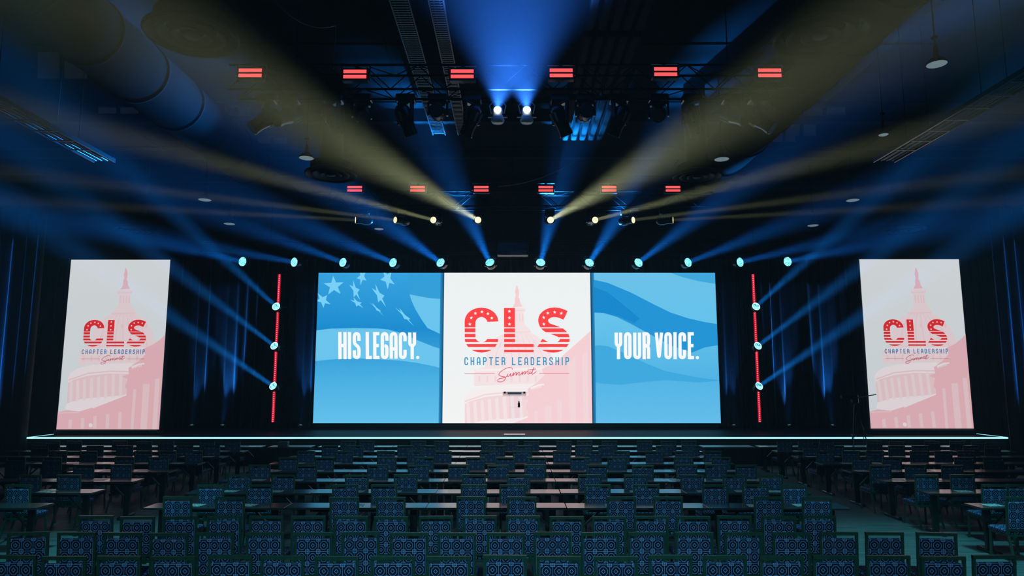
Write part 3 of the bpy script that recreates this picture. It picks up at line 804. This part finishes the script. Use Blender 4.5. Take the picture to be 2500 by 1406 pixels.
# ------------------------------------------------------------------ light towers with red battens
M_redbar = emit('red_batten_glow', (1.0, .008, .045), .62); M_reddot = emit('red_batten_led', (1.0, .30, .36), 1.5)
TW = 330000
tl = [(748, (500, 590), 20.5, .6), (844, (430, 662), 20.5, .8), (942, (400, 760), 20.5, 1.0)]
for side in (0, 1):
    xt = at_y(666 if side == 0 else 1855, 1030, 25.4).x; lr = ('left', 'right')[side]
    zt = at_y(682, 668, 25.4).z
    t = thing('tower_truss', 'black upright truss tower with red light battens %s of the LED wall' % lr, 'truss', (xt + (.35 if side == 0 else -.35), 25.75, SZ), 0, 'upright towers')
    for u in (-.14, .14):
        for v in (-.14, .14): MB().tube((u, v, 0), (u, v, zt - SZ + .15), .022, 8).build('chord', M_truss, t)
    m = MB(); n = 16
    for k in range(n):
        za, zb = (zt - SZ) * k / n, (zt - SZ) * (k + 1) / n; s = 1 if k % 2 else -1
        for v in (-.14, .14): m.tube((s * .14, v, za), (-s * .14, v, zb), .01, 5)
    m.build('lacing', M_truss, t)['kind'] = 'stuff'
    MB().box((-.4, -.4, 0), (.4, .4, .02)).build('base_plate', M_black, t)
    m = MB()
    for k in range(4):
        z = 1.3 + k * 1.5; m.bar((-.14 if side == 0 else .14, -.14, z), (-.42 if side == 0 else .42, -.32, z), .03, .03)
    m.build('batten_bracket', M_truss, t)
    for j, (ya, yb) in enumerate(((669, 741), (762, 838), (857, 933), (956, 1031))):
        pa = at_y(674, ya, 25.4).z; pb = at_y(674, yb, 25.4).z
        o = thing('light_batten', 'glowing red upright LED batten, %s from the top on the %s tower' % (ORD[j + 1], lr), 'stage light', (xt, 25.4, pb), 0, 'red battens on the towers')
        MB().rbox((-.06, 0, 0), (.06, .07, pa - pb), .01).build('housing', M_black, o)
        MB().box((-.052, -.006, .01), (.052, .004, pa - pb - .01)).build('light_strip', M_redbar, o)
        m = MB(); n = 16
        for q in range(n):
            z = (pa - pb) * (q + .5) / n; m.add([(-.016, -.012, z - .016), (.016, -.012, z - .016), (.016, -.012, z + .016), (-.016, -.012, z + .016)], [(0, 1, 2, 3)])
        m.build('led_row', M_reddot, o)['kind'] = 'stuff'
    for j, (py, tg, ty, k) in enumerate(tl):
        px = (674, 669.5, 666.5)[j]; X = (lambda x: MX(x) + 9) if side else (lambda x: x)
        p = at_y(X(px), py, 25.25); d = (at_y(X(tg[0]), tg[1], ty) - p).normalized()
        o = thing('spot_light', 'small round cyan spot, %s from the top on the %s tower' % (ORD[j + 1], lr), 'stage light', p, 0, 'cyan spots on the towers')
        A = aim(d)
        MB().lathe([(0, -.36), (.12, -.35), (.16, -.22), (.165, -.02), (.15, .0)], 18, A).build('head', M_gloss, o)
        MB().disc(.125, -.012, 20, A).build('lens', M_lensT, o)
        MB().lathe([(.125, -.01), (.15, .005), (.155, -.02)], 20, A).build('lens_ring', emit('tower_ring', (.55, .98, 1.0), 1.7), o)
        s = 1 if side == 0 else -1
        MB().bar(A @ Vector((0, 0, -.2)), (s * .3, .3, 0), .05, .05).build('arm', M_black, o)
        beam('spot_light_beam', p + d * .03, d, BLT, TW * k / 12.57, 6.0, .075)

# uplights added along the foot of the backdrop, to throw blue on it
for i, (px, k) in enumerate(((545, 1.0), (470, .35), (735, .4), (1790, .25), (1925, .5), (2030, .8))):
    x = at_y(px, 1030, 27.0).x
    o = thing('uplight', 'added black floor lamp lighting the drapes at the foot of the backdrop, %s from left' % ORD[i + 1], 'stage light', (x, 26.95, SZ), 0, 'added backdrop uplights')
    MB().rbox((-.10, -.09, .0), (.10, .09, .10), .015).build('housing', M_black, o)
    MB().disc(.06, .102, 14).build('lens', M_lensT, o)
    spot('uplight_beam', (x, 26.95, SZ + .14), (x + .05, 27.30, SZ + 2.2), (.02, .25, 1.0), 2200 * k, 26, 1.0, .05)
for sx in (-1, 1):                                   # unseen floor cans added to put blue light on the side drapes
    o = thing('floor_can', 'added black floor can washing the %s side drape' % ('left' if sx < 0 else 'right'), 'stage light', (sx * 17.6, 21.7, 0), 0, 'added floor cans')
    MB().lathe([(0, 0), (.13, 0), (.14, .05), (.12, .26), (.10, .26)], 16).build('housing', M_black, o)
    MB().disc(.10, .25, 16).build('lens', M_lensT, o)
    spot('floor_can_beam', (sx * 17.6, 21.7, .3), (sx * 17.4, 22.5, 3.2), (.02, .22, 1.0), 2600, 60, 1.0, .06)

# ------------------------------------------------------------------ ceiling plant
def duct(label, x, z, r, y0, y1, rings):
    o = thing('air_duct', label, 'duct', (x, y0, z), 0, 'round air ducts')
    m = MB(); n = 40
    prof = []
    L = y1 - y0
    m.lathe([(r, -L * 0)] + [(r * (1 + .006 * (k % 2)), L * k / 60) for k in range(1, 61)], n, Matrix.Rotation(-math.pi / 2, 4, 'X'))
    m.build('pipe', M_duct, o)
    for y in rings:
        R = Matrix.Translation((0, y - y0, 0)) @ Matrix.Rotation(-math.pi / 2, 4, 'X')
        MB().lathe([(r * .99, -.03), (r * 1.045, -.03), (r * 1.045, .03), (r * .99, .03)], n, R).build('flange', M_ring, o)
    for y in rings[::2]: MB().tube((0, y - y0, r), (0, y - y0, ZC - z), .015, 6).build('hanger', M_truss, o)
duct('large round metal duct running along the ceiling on the left', -8.43, 9.62, .70, 4, 21.5, [7.5, 9.3, 11.0, 12.8, 14.6, 16.35, 18.0, 19.5, 21.0])
duct('large round metal duct running along the ceiling on the right', 6.52, 9.62, .70, 4, 21.5, [7.2, 9.0, 10.7, 12.4, 14.2, 15.2, 16.7, 18.4, 20.2])
def diffuser(label, px, py, z, r, rise):
    p = at_z(px, py, z); o = thing('ceiling_diffuser', label, 'air vent', p, 0, 'round ceiling diffusers')
    MB().lathe([(r, .0), (r * .97, -.03), (r * .93, .0), (r * .80, .09), (r * .80, .12), (r, .04)], 40, None, 0, True).build('rim', M_diff, o)
    MB().lathe([(r * .72, .0), (r * .70, -.02), (r * .52, .08), (r * .52, .11)], 36).build('cone', M_diff, o)
    MB().lathe([(r * .42, -.01), (r * .40, -.03), (r * .26, .05), (r * .26, .08)], 30).build('cone', M_diff, o)
    MB().lathe([(0, -.02), (r * .17, -.02), (r * .18, .03), (0, .06)], 24).build('core', M_diff, o)
    MB().lathe([(r * .80, .10), (r * .80, .30), (r * .45, .42), (r * .45, rise)], 32).build('neck', M_ring, o)
diffuser('big round ceiling diffuser at upper left beside the left duct', 468, 88, 8.05, .70, ZC - 8.05)
diffuser('big round ceiling diffuser at upper right by the right duct', 2003, 88, 8.05, .70, ZC - 8.05)
diffuser('round ceiling diffuser just above the leftmost far strobe', 808, 427, 8.05, .67, ZC - 8.05)
diffuser('round ceiling diffuser above the rightmost far strobe', 1702, 432, 8.05, .64, ZC - 8.05)
diffuser('far round ceiling diffuser above the left portrait screen', 330, 563, 8.0, .72, ZC - 8.0)
diffuser('far round ceiling diffuser above the right portrait screen', 2206, 563, 8.0, .72, ZC - 8.0)
M_dim = emit('dimmed_lamp_glass', (.42, .62, .70), .30)
def pendant(label, px, py, z, r):
    p = at_z(px, py, z); r *= .86; o = thing('pendant_downlight', label, 'ceiling lamp', p, 0, 'pendant downlights')
    MB().lathe([(r, 0), (r * 1.06, .02), (r * .92, .06), (r * .55, .11), (r * .3, .15), (.03, .36)], 24).build('shade', M_gloss, o)
    MB().lathe([(0, -.012), (r * .8, -.012), (r * 1.0, .0), (r * 1.0, .02)], 24).build('glass', M_dim, o)
    m = MB().tube((0, 0, .35), (0, 0, ZC - p.z), .014, 6)
    m.lathe([(.05, .48), (.07, .5), (.05, .52)], 10); m.build('stem', M_truss, o)
for lab, px, py, r in (('above the left far strobes', 748, 386, .21), ('high over the left seats, nearest the left duct end', 500, 488, .22), ('low over the left seats above the second blue wash light', 560, 546.5, .22),
                       ('under the middle of the left warm beams', 925, 559, .20), ('above the right far strobes', 1762, 389, .21), ('high over the right seats', 2082, 489, .22), ('over the right seats above the outer blue wash light', 1985, 550.5, .22),
                       ('at upper right, nearest the camera', 2287, 157, .19), ('on the right below the nearest one', 2157, 329, .12), ('at the far right edge', 2461, 535, .14)):
    pendant('white faced pendant downlight ' + lab, px, py, 8.3, r)

# ceiling beams and panel joints
for y, lab in ((9.8, 'nearest'), (19.6, 'second'), (22.9, 'third'), (25.8, 'farthest')):
    tag(MB().box((-XW + .01, y - .12, 10.36), (XW - .01, y + .12, ZC - .001)).build('ceiling_beam', M_beam), 'steel beam crossing the ceiling, %s from the camera' % lab, 'beam', 'cross beams')
jt = MB()
for x in (-12, -9, -6, -3, 0, 3, 6, 9, 12): jt.box((x - .015, 3, ZC - .03), (x + .015, YB, ZC))
for y in (5.2, 7.2, 11.2, 13.2, 15.2, 18.6, 22.4): jt.box((-XW, y - .015, ZC - .03), (XW, y + .015, ZC))
struct(jt.build('trim_1', M_ring), 'ceiling panel joint strips')
# pale framed panels let into the ceiling beside the ducts
M_cpan = mat('pale_ceiling_panel', (.05, .06, .075), .7, scale=3, spec=.15)
for lab, x0, x1, ya, yb in (('at upper left, outside the duct', 92, 212, 128, 192), ('on the left at the end of the near truss', 240, 338, 262, 277), ('on the left above the leftmost moving head', 548, 608, 262, 284),
                            ('on the left below the leftmost moving head', 630, 700, 336, 351), ('on the left above the outer warm beam lights', 690, 836, 481, 493), ('on the right outside the right duct', 1962, 2064, 262, 292),
                            ('on the right below the duct', 1922, 1992, 300, 331), ('on the right above the far strobes', 1886, 1942, 318, 346), ('far on the right above the pendant downlights', 1838, 2150, 381, 387)):
    c = [at_z(x, y, ZC - .06) for x, y in ((x0, yb), (x1, yb), (x1, ya), (x0, ya))]
    o_ = (c[0] + c[2]) / 2; o = thing('ceiling_panel', 'pale framed ceiling panel ' + lab, 'ceiling panel', o_, 0, 'pale ceiling panels')
    vs_ = [p - o_ for p in c] + [p - o_ + Vector((0, 0, .05)) for p in c]
    MB().add(vs_, [(0, 1, 2, 3), (7, 6, 5, 4), (0, 4, 5, 1), (1, 5, 6, 2), (2, 6, 7, 3), (3, 7, 4, 0)]).build('pane', M_cpan, o)
    f0 = (vs_[0] + vs_[1]) / 2; f1 = (vs_[2] + vs_[3]) / 2
    MB().bar(f0 - Vector((0, 0, .02)), f1 - Vector((0, 0, .02)), .10, .04).build('mullion', M_ring, o)
# ribbed deck strip
o = thing('ribbed_panel', 'strip of ribbed metal deck on the ceiling right of centre', 'ceiling panel', (2.15, 4, 9.95))
for seg, (ya, yb) in enumerate(((0, 6.6), (6.8, 9.4), (9.6, 12.6), (12.8, 16.0))):
    for k in range(5):
        MB().rbox((-.62 + k * .26, ya, 0), (-.45 + k * .26, yb, .4), .03).build('rib', M_beam, o)
MB().box((-.7, 0, .30), (.8, 16, .4)).build('back_plate', M_ring, o)
# cable trays
def tray(label, x, z, y0, y1, wd, rungs, rods, cyan=False):
    o = thing('cable_tray', label, 'cable tray', (x, y0, z), 0, 'cable trays')
    L = y1 - y0
    for s in (-1, 1): MB().box((s * wd / 2 - .012, 0, 0), (s * wd / 2 + .012, L, .09)).build('rail', M_tray if not cyan else M_cyanmetal, o)
    m = MB(); n = int(L / rungs)
    for k in range(n): m.box((-wd / 2, k * rungs, .0), (wd / 2, k * rungs + .03, .02))
    r = m.build('rung_set', M_tray, o); r['kind'] = 'stuff'
    for k in range(rods):
        xx = -wd / 2 + wd * (k + .7) / (rods + .4); MB().tube((xx, 0, .05), (xx, L, .05 + .02 * (k % 2)), .016, 6).build('cable', M_cyanmetal if cyan else M_gloss, o)
    for k in range(int(L / 2.4) + 1):
        for s in (-1, 1): MB().tube((s * wd / 2, .1 + k * 2.4, .09), (s * wd / 2, .1 + k * 2.4, ZC - z), .008, 5).build('hanger', M_truss, o)
tray('perforated metal cable tray on the ceiling left of centre, outer one', -2.15, 9.9, 6, 19.4, .36, .09, 3)
tray('perforated metal cable tray on the ceiling left of centre, inner one', -1.45, 9.9, 6, 19.4, .28, .09, 2)
tray('cable tray of shiny conduits high on the left, outside the duct', -9.75, 7.9, 9.5, 15.8, .5, .6, 7, True)
tray('cable tray of shiny conduits high on the right, outside the duct', 8.9, 7.9, 9.5, 15.8, .5, .6, 7, True)
# loose cables
def hang_cable(label, pts, r=.012):
    o = MB().path(pts, r, 6).build('hanging_cable', M_vent); tag(o, label, 'cable', 'loose ceiling cables')
def sag(a, b, d, n=10): return [Vector(a).lerp(Vector(b), k / n) - Vector((0, 0, d * 4 * (k / n) * (1 - k / n))) for k in range(n + 1)]
hang_cable('thin cable sagging from the ceiling above the second near strobe', sag(at_z(640, -40, ZC - .02), at_y(820, 62, 13.2), .35) + [at_y(815, 168, 13.25)])
hang_cable('thin cable rising from the far truss right of the third far strobe', sag(at_z(1430, 376, ZC - .02), at_y(1216, 455, 21.7), .25))
# dark hung box above the LED wall
p = at_y(1252, 612, 24.3)
o = thing('hung_speaker', 'small dark box speaker hanging above the middle of the LED wall', 'speaker', p)
MB().rbox((-.56, -.15, -.18), (.56, .3, .30), .02).build('cabinet', M_gloss, o)
MB().box((-.10, -.155, -.16), (.5, -.15, -.02)).build('grille', M_vent, o)
for s in (-.4, .4): MB().tube((s, .1, .3), (s, .1, ZC - p.z), .01, 6).build('hanger', M_truss, o)

# ------------------------------------------------------------------ lectern, bottle, tripod
YP = 23.1
pb_ = at_z(1254, 1061, SZ); YP = pb_.y
ztop = at_y(1256, 962, YP).z
lec = thing('lectern', 'clear acrylic lectern on a flat base at stage centre', 'lectern', (pb_.x + .03, YP, SZ))
hT = ztop - SZ
MB().rbox((-.36, -.22, 0), (.36, .22, .016), .005).build('base', mat('polished_base', (.90, .90, .92), .28, 1., var=.03), lec)
MB().box((-.185, -.005, .016), (.185, .006, hT - .05)).build('front_sheet', M_clear, lec)
for s in (-1, 1): MB().box((s * .185 - .005, -.006, .016), (s * .185 + .005, .22, hT - .05)).build('side_sheet', M_clear, lec)
zsh = at_y(1267, 994.5, YP).z - SZ
MB().box((-.18, .008, zsh - .012), (.18, .21, zsh)).build('shelf', M_clear, lec)
Mt = Matrix.Translation((0, .08, hT)) @ Matrix.Rotation(math.radians(-8), 4, 'X')
MB().rbox((-.40, -.24, -.05), (.40, .24, .05), .008, 0, Mt).build('top', smoked_mat(), lec)
MB().box((-.235, -.246, -.035), (.235, -.238, .03), 0, Mt).build('label_slot', M_vent, lec)
for s in (-1, 1): MB().lathe([(0, .0), (.03, .0), (.035, .05), (0, .07)], 12, Mt @ Matrix.Translation((s * .33, -.26, -.01))).build('knob', M_black, lec)
bt = at_y(1267, 994.5, YP)
bo = thing('bottle', 'small black drinks bottle on the lectern shelf', 'bottle', (bt.x, YP + .1, SZ + zsh))
MB().lathe([(0, 0), (.034, 0), (.037, .02), (.037, .13), (.03, .155), (.014, .17), (.014, .185)], 16).build('body', M_black, bo)
MB().lathe([(.016, .185), (.019, .19), (.019, .215), (0, .218)], 12).build('cap', M_black, bo)
YT = 21.95
tp = at_y(2088, 1000, YT); zt = at_y(2088, 975, YT).z
tr = thing('tripod', 'black camera tripod on the floor before the right end of the stage', 'tripod', (tp.x, YT, 0))
for an in (100, 225, 345):
    dx, dy = math.cos(math.radians(an)) * .42, math.sin(math.radians(an)) * .35
    lg = MB().tube((dx * .08, dy * .08, zt - .18), (dx * .6, dy * .6, zt * .45), .022, 8).tube((dx * .55, dy * .55, zt * .5), (dx, dy, .02), .016, 8).build('leg', M_gloss, tr)
    MB().lathe([(.0, 0), (.03, 0), (.03, .02), (0, .03)], 10, Matrix.Translation((dx, dy, 0))).build('foot', M_black, lg)
    MB().tube((dx * .57 - .04, dy * .57, zt * .48), (dx * .57 + .04, dy * .57, zt * .48), .03, 8).build('leg_lock', M_vent, lg)
MB().tube((0, 0, zt * .45), (0, 0, zt - .05), .025, 8).build('centre_column', M_gloss, tr)
MB().rbox((-.09, -.09, zt - .12), (.09, .09, zt + .02), .02).build('pan_head', M_gloss, tr)
MB().rbox((-.42, -.07, zt + .02), (.10, .07, zt + .14), .02).build('camera_body', M_gloss, tr)
MB().tube((.05, -.02, zt + .05), (.62, -.15, zt + .16), .014, 8).build('pan_handle', M_vent, tr)
MB().path([(0, 0, zt - .2), (.18, -.1, zt * .55), (.1, -.14, .5), (-.12, -.2, .012)], .01, 6).build('cable', M_gloss, tr)

# black-draped tables at the heads of the two aisles
for lab, xa, xb in (('left', -7.35, -6.05), ('right', 5.75, 7.30)):
    d = thing('draped_table', 'low black-draped table at the stage end of the %s aisle' % lab, 'table', ((xa + xb) / 2, 21.2, 0), 0, 'draped tables')
    w2 = (xb - xa) / 2
    MB().rbox((-w2, -.3, .70), (w2, .3, .745), .01).build('tabletop', mat('blue_black_top', (.03, .04, .07), .3), d)
    m = MB(); n = 40; vs = []
    ring = [(-w2 + .03, -.27), (w2 - .03, -.27), (w2 - .03, .27), (-w2 + .03, .27), (-w2 + .03, -.27)]
    for a_, b_ in zip(ring[:-1], ring[1:]):
        for k in range(n // 4): vs.append((a_[0] + (b_[0] - a_[0]) * k / 10, a_[1] + (b_[1] - a_[1]) * k / 10 + .015 * math.sin(k * 2.4)))
    N_ = len(vs)
    m.add([(x, y, .005) for x, y in vs] + [(x, y, .70) for x, y in vs], [(k, (k + 1) % N_, N_ + (k + 1) % N_, N_ + k) for k in range(N_)])
    m.build('cloth', M_skirt, d)
q_ = at_y(625, 1088, 21.1)
o = thing('cue_monitor', 'small blue-lit box on the left black-draped table', 'monitor', (-6.95, 21.2, .745))
MB().rbox((-.15, -.08, 0), (.15, .1, .14), .01).build('body', M_vent, o); MB().box((-.03, -.085, .02), (.03, -.08, .12)).build('indicator', mat('blue_panel', (.05, .12, .3), .3), o)

# ------------------------------------------------------------------ tables
TL = 2.235; TD = .44; TZ = .74
def make_table():
    t = thing('training_table', '', 'table')
    MB().rbox((-TL / 2, 0, TZ - .006), (TL / 2, TD, TZ), .002).build('tabletop', M_top, t)
    MB().rbox((-TL / 2, 0, TZ - .035), (TL / 2, TD, TZ - .006), .004).build('edge_band', M_tabedge, t)
    MB().box((-TL / 2 + .35, TD / 2 - .02, TZ - .10), (TL / 2 - .35, TD / 2 + .02, TZ - .035)).build('rail', M_black, t)
    for s in (-1, 1):
        x = s * (TL / 2 - .21)
        MB().rbox((x - .055, TD / 2 - .03, .06), (x + .055, TD / 2 + .03, TZ - .035), .008).build('leg', M_gloss, t)
        m = MB(); m.rbox((x - .04, TD / 2 - .27, .0), (x + .04, TD / 2 + .27, .06), .012); m.build('foot', M_gloss, t)
        MB().bar((x - s * .03, TD / 2, TZ - .36), (x - s * .34, TD / 2, TZ - .07), .03, .03, 0, (0, 1, 0)).build('brace', M_black, t)
    return t
TY = [11.22 + 1.40 * k for k in range(8)]
blocks = {'centre': [-5.86 + TL / 2 + i * (TL + .012) for i in range(5)],
          'left': [-7.56 - TL / 2 - i * (TL + .012) for i in range(3)],
          'right': [7.46 + TL / 2 + i * (TL + .012) for i in range(3)]}
proto_t = make_table(); used = False
BACKN = ['nearest', 'second', 'third', 'fourth', 'fifth', 'sixth', 'seventh', 'farthest']
table_x = {}
for k in range(8):
    for bn, xs in blocks.items():
        for i, x in enumerate(xs):
            if bn == 'left' and (k < 2 and i > 0 or k < 3 and i > 1 or k == 3 and i > 0): continue
            if bn == 'right' and (k < 1 and i > 1 or k == 0 and i > 0): continue
            pos = {'centre': '%s from left' % ORD[i + 1], 'left': '%s from the aisle' % ORD[i + 1], 'right': '%s from the aisle' % ORD[i + 1]}[bn]
            lab = 'narrow dark table, %s in the %s table row of the %s block' % (pos, BACKN[k], bn)
            jx = random.uniform(-.006, .006) if i else 0; jy = random.uniform(-.02, .02)
            if not used:
                o = proto_t; o.location = (x, TY[k] + jy, 0); o['label'] = lab; o['group'] = 'training tables'; used = True
            else: dup(proto_t, (x + jx, TY[k] + jy, 0), 0, lab, 'training tables')
            table_x.setdefault((k, bn), []).append(x)

# ------------------------------------------------------------------ chairs
def make_chair():
    c = thing('banquet_chair', '', 'chair')
    # local frame: facing +y, the back plane near y = 0, seat ahead of it
    tilt = .09
    def B(x, z, dy=0): return Vector((x, -(z - .44) * tilt + .02 + dy, z))
    m = MB()
    for s in (-1, 1): m.bar(B(s * .210, .40), B(s * .210, .975), .030, .026, 0, (0, 1, 0))
    m.bar(B(-.225, .958), B(.225, .958), .030, .036, 0, (0, 0, 1))
    m.bar(B(-.20, .475), B(.20, .475), .024, .03, 0, (0, 0, 1))
    for s in (-1, 1): m.bar(B(s * .10, .36), B(s * .10, .47), .05, .02, 0, (0, 1, 0))
    m.build('back_frame', M_frame, c)
    Mb = Matrix.Translation((0, .02, .44)) @ Matrix.Rotation(math.atan(tilt), 4, 'X')
    MB().rbox((-.193, -.018, .048), (.193, .022, .466), .010, 0, Mb).build('backrest', M_fab, c)
    MB().rbox((-.225, .03, .405), (.225, .47, .475), .022).build('seat', M_fab, c)
    MB().rbox((-.215, .02, .375), (.215, .455, .405), .006).build('seat_frame', M_frame, c)
    for s in (-1, 1):
        MB().bar((s * .200, .03, .40), (s * .215, -.10, .0), .026, .030, 0, (0, 1, 0)).build('leg', M_frame, c)
        MB().bar((s * .200, .43, .38), (s * .212, .455, .0), .026, .030, 0, (0, 1, 0)).build('leg', M_frame, c)
    return c
proto_c = make_chair(); used_c = False
TOPY = [1357, 1300, 1260, 1213, 1183, 1159, 1135, 1116, 1101, 1088, 1076.5]
ROW = [at_z(1250, y, .975).y for y in TOPY]
FULL = [
    [33, 160, 292, 426, 559, 690, 824, 960, 1095, 1233, 1364, 1502, 1638, 1770, 1907, 2040, 2170, 2300, 2431],
    [66, 186, 300, 416, 527, 646, 765, 879, 999, 1116, 1235, 1349, 1465, 1580, 1695, 1815, 1932, 2049, 2161, 2286],
    [232, 338, 442, 546, 649, 752, 857, 956, 1064, 1171, 1277, 1383, 1487, 1590, 1692, 1794, 1901, 2001]]
CENTRE = [
    [432, 562, 842, 955, 1150, 1274, 1517, 1631, 1877, 1994],
    [515, 633, 843, 938, 1157, 1251, 1459, 1578, 1745, 1845, 1937],
    [584, 691, 872, 990, 1157, 1266, 1440, 1552, 1690, 1793, 1881],
    [633, 749, 922, 1022, 1120, 1216, 1306, 1457, 1569, 1676, 1749, 1822],
    [705, 793, 945, 1036, 1161, 1234, 1310, 1415, 1507, 1669, 1760],
    [747, 841, 942, 1015, 1081, 1193, 1274, 1372, 1447, 1516, 1598, 1670, 1740],
    [805, 867, 990, 1044, 1213, 1279, 1424, 1481, 1621, 1687],
    [850, 895, 1021, 1078, 1193, 1247, 1298, 1377, 1428, 1488, 1574, 1632, 1682]]
LEFT = [[], [45], [169, 74], [295, 203], [387, 303, 127, 36], [473, 410, 350, 218, 143], [516, 451, 304, 234, 96], [567, 506, 404, 353, 291, 181, 128]]
RIGHT = [[2490], [2427, 2492], [2262, 2352], [2149, 2237, 2323], [2105, 2178, 2353, 2424], [2015, 2078, 2137, 2243, 2302, 2360], [1981, 2039, 2188, 2246, 2370, 2425], [1915, 1967, 2019, 2136, 2188, 2276, 2337, 2390]]
def put_chair(px, row, lab, group, rz=0, dy=0):
    global used_c
    p = at_y(px, TOPY[row], ROW[row]); x = p.x; y = ROW[row] + .03 + dy
    if not used_c:
        o = proto_c; o.location = (x, y, 0); o.rotation_euler = (0, 0, rz); o['label'] = lab; o['group'] = group; used_c = True
    else: o = dup(proto_c, (x, y, 0), rz, lab, group)
    return x
sheets = []
for r, xs in enumerate(FULL):
    for i, px in enumerate(xs):
        rz = random.uniform(-.03, .03)
        if r == 1 and i == 0: rz = .14
        if r == 1 and i == len(xs) - 1: rz = -.12
        put_chair(px, r, 'blue fretwork-print chair, %s from left in the %s row' % (ORD[i + 1], ('nearest', 'second nearest', 'third nearest')[r]), 'chairs in the three rear rows', rz, random.uniform(-.03, .03))
for k in range(8):
    for bn, lst in (('centre', CENTRE), ('left', LEFT), ('right', RIGHT)):
        xs = lst[k]
        for i, px in enumerate(xs):
            where = 'from left' if bn == 'centre' else 'from the aisle'
            x = put_chair(px, k + 3, 'blue print chair, %s %s at the %s table row of the %s block' % (ORD[i + 1], where, BACKN[k], bn), 'chairs at the tables', random.uniform(-.05, .05), random.uniform(-.03, .03))
            sheets.append((x, k, bn, i, where))
# printed sheets on the tables, one before each chair
pm = MB().box((-.14, 0, 0), (.14, .215, .0015)); proto_p = None
for x, k, bn, i, where in sheets:
    if not any(abs(x - tx) < TL / 2 - .12 for tx in table_x.get((k, bn), [])): continue
    lab = 'printed white sheet before the %s chair %s, %s table row, %s block' % (ORD[i + 1], where, BACKN[k], bn)
    loc = (x + random.uniform(-.04, .04), TY[k] + .10 + random.uniform(-.02, .03), TZ + .001); rz = random.uniform(-.12, .12)
    if proto_p is None:
        proto_p = pm.build('printed_sheet', M_paper, None, loc); proto_p.rotation_euler = (0, 0, rz); tag(proto_p, lab, 'paper', 'printed sheets on the tables')
    else: dup(proto_p, loc, rz, lab, 'printed sheets on the tables')
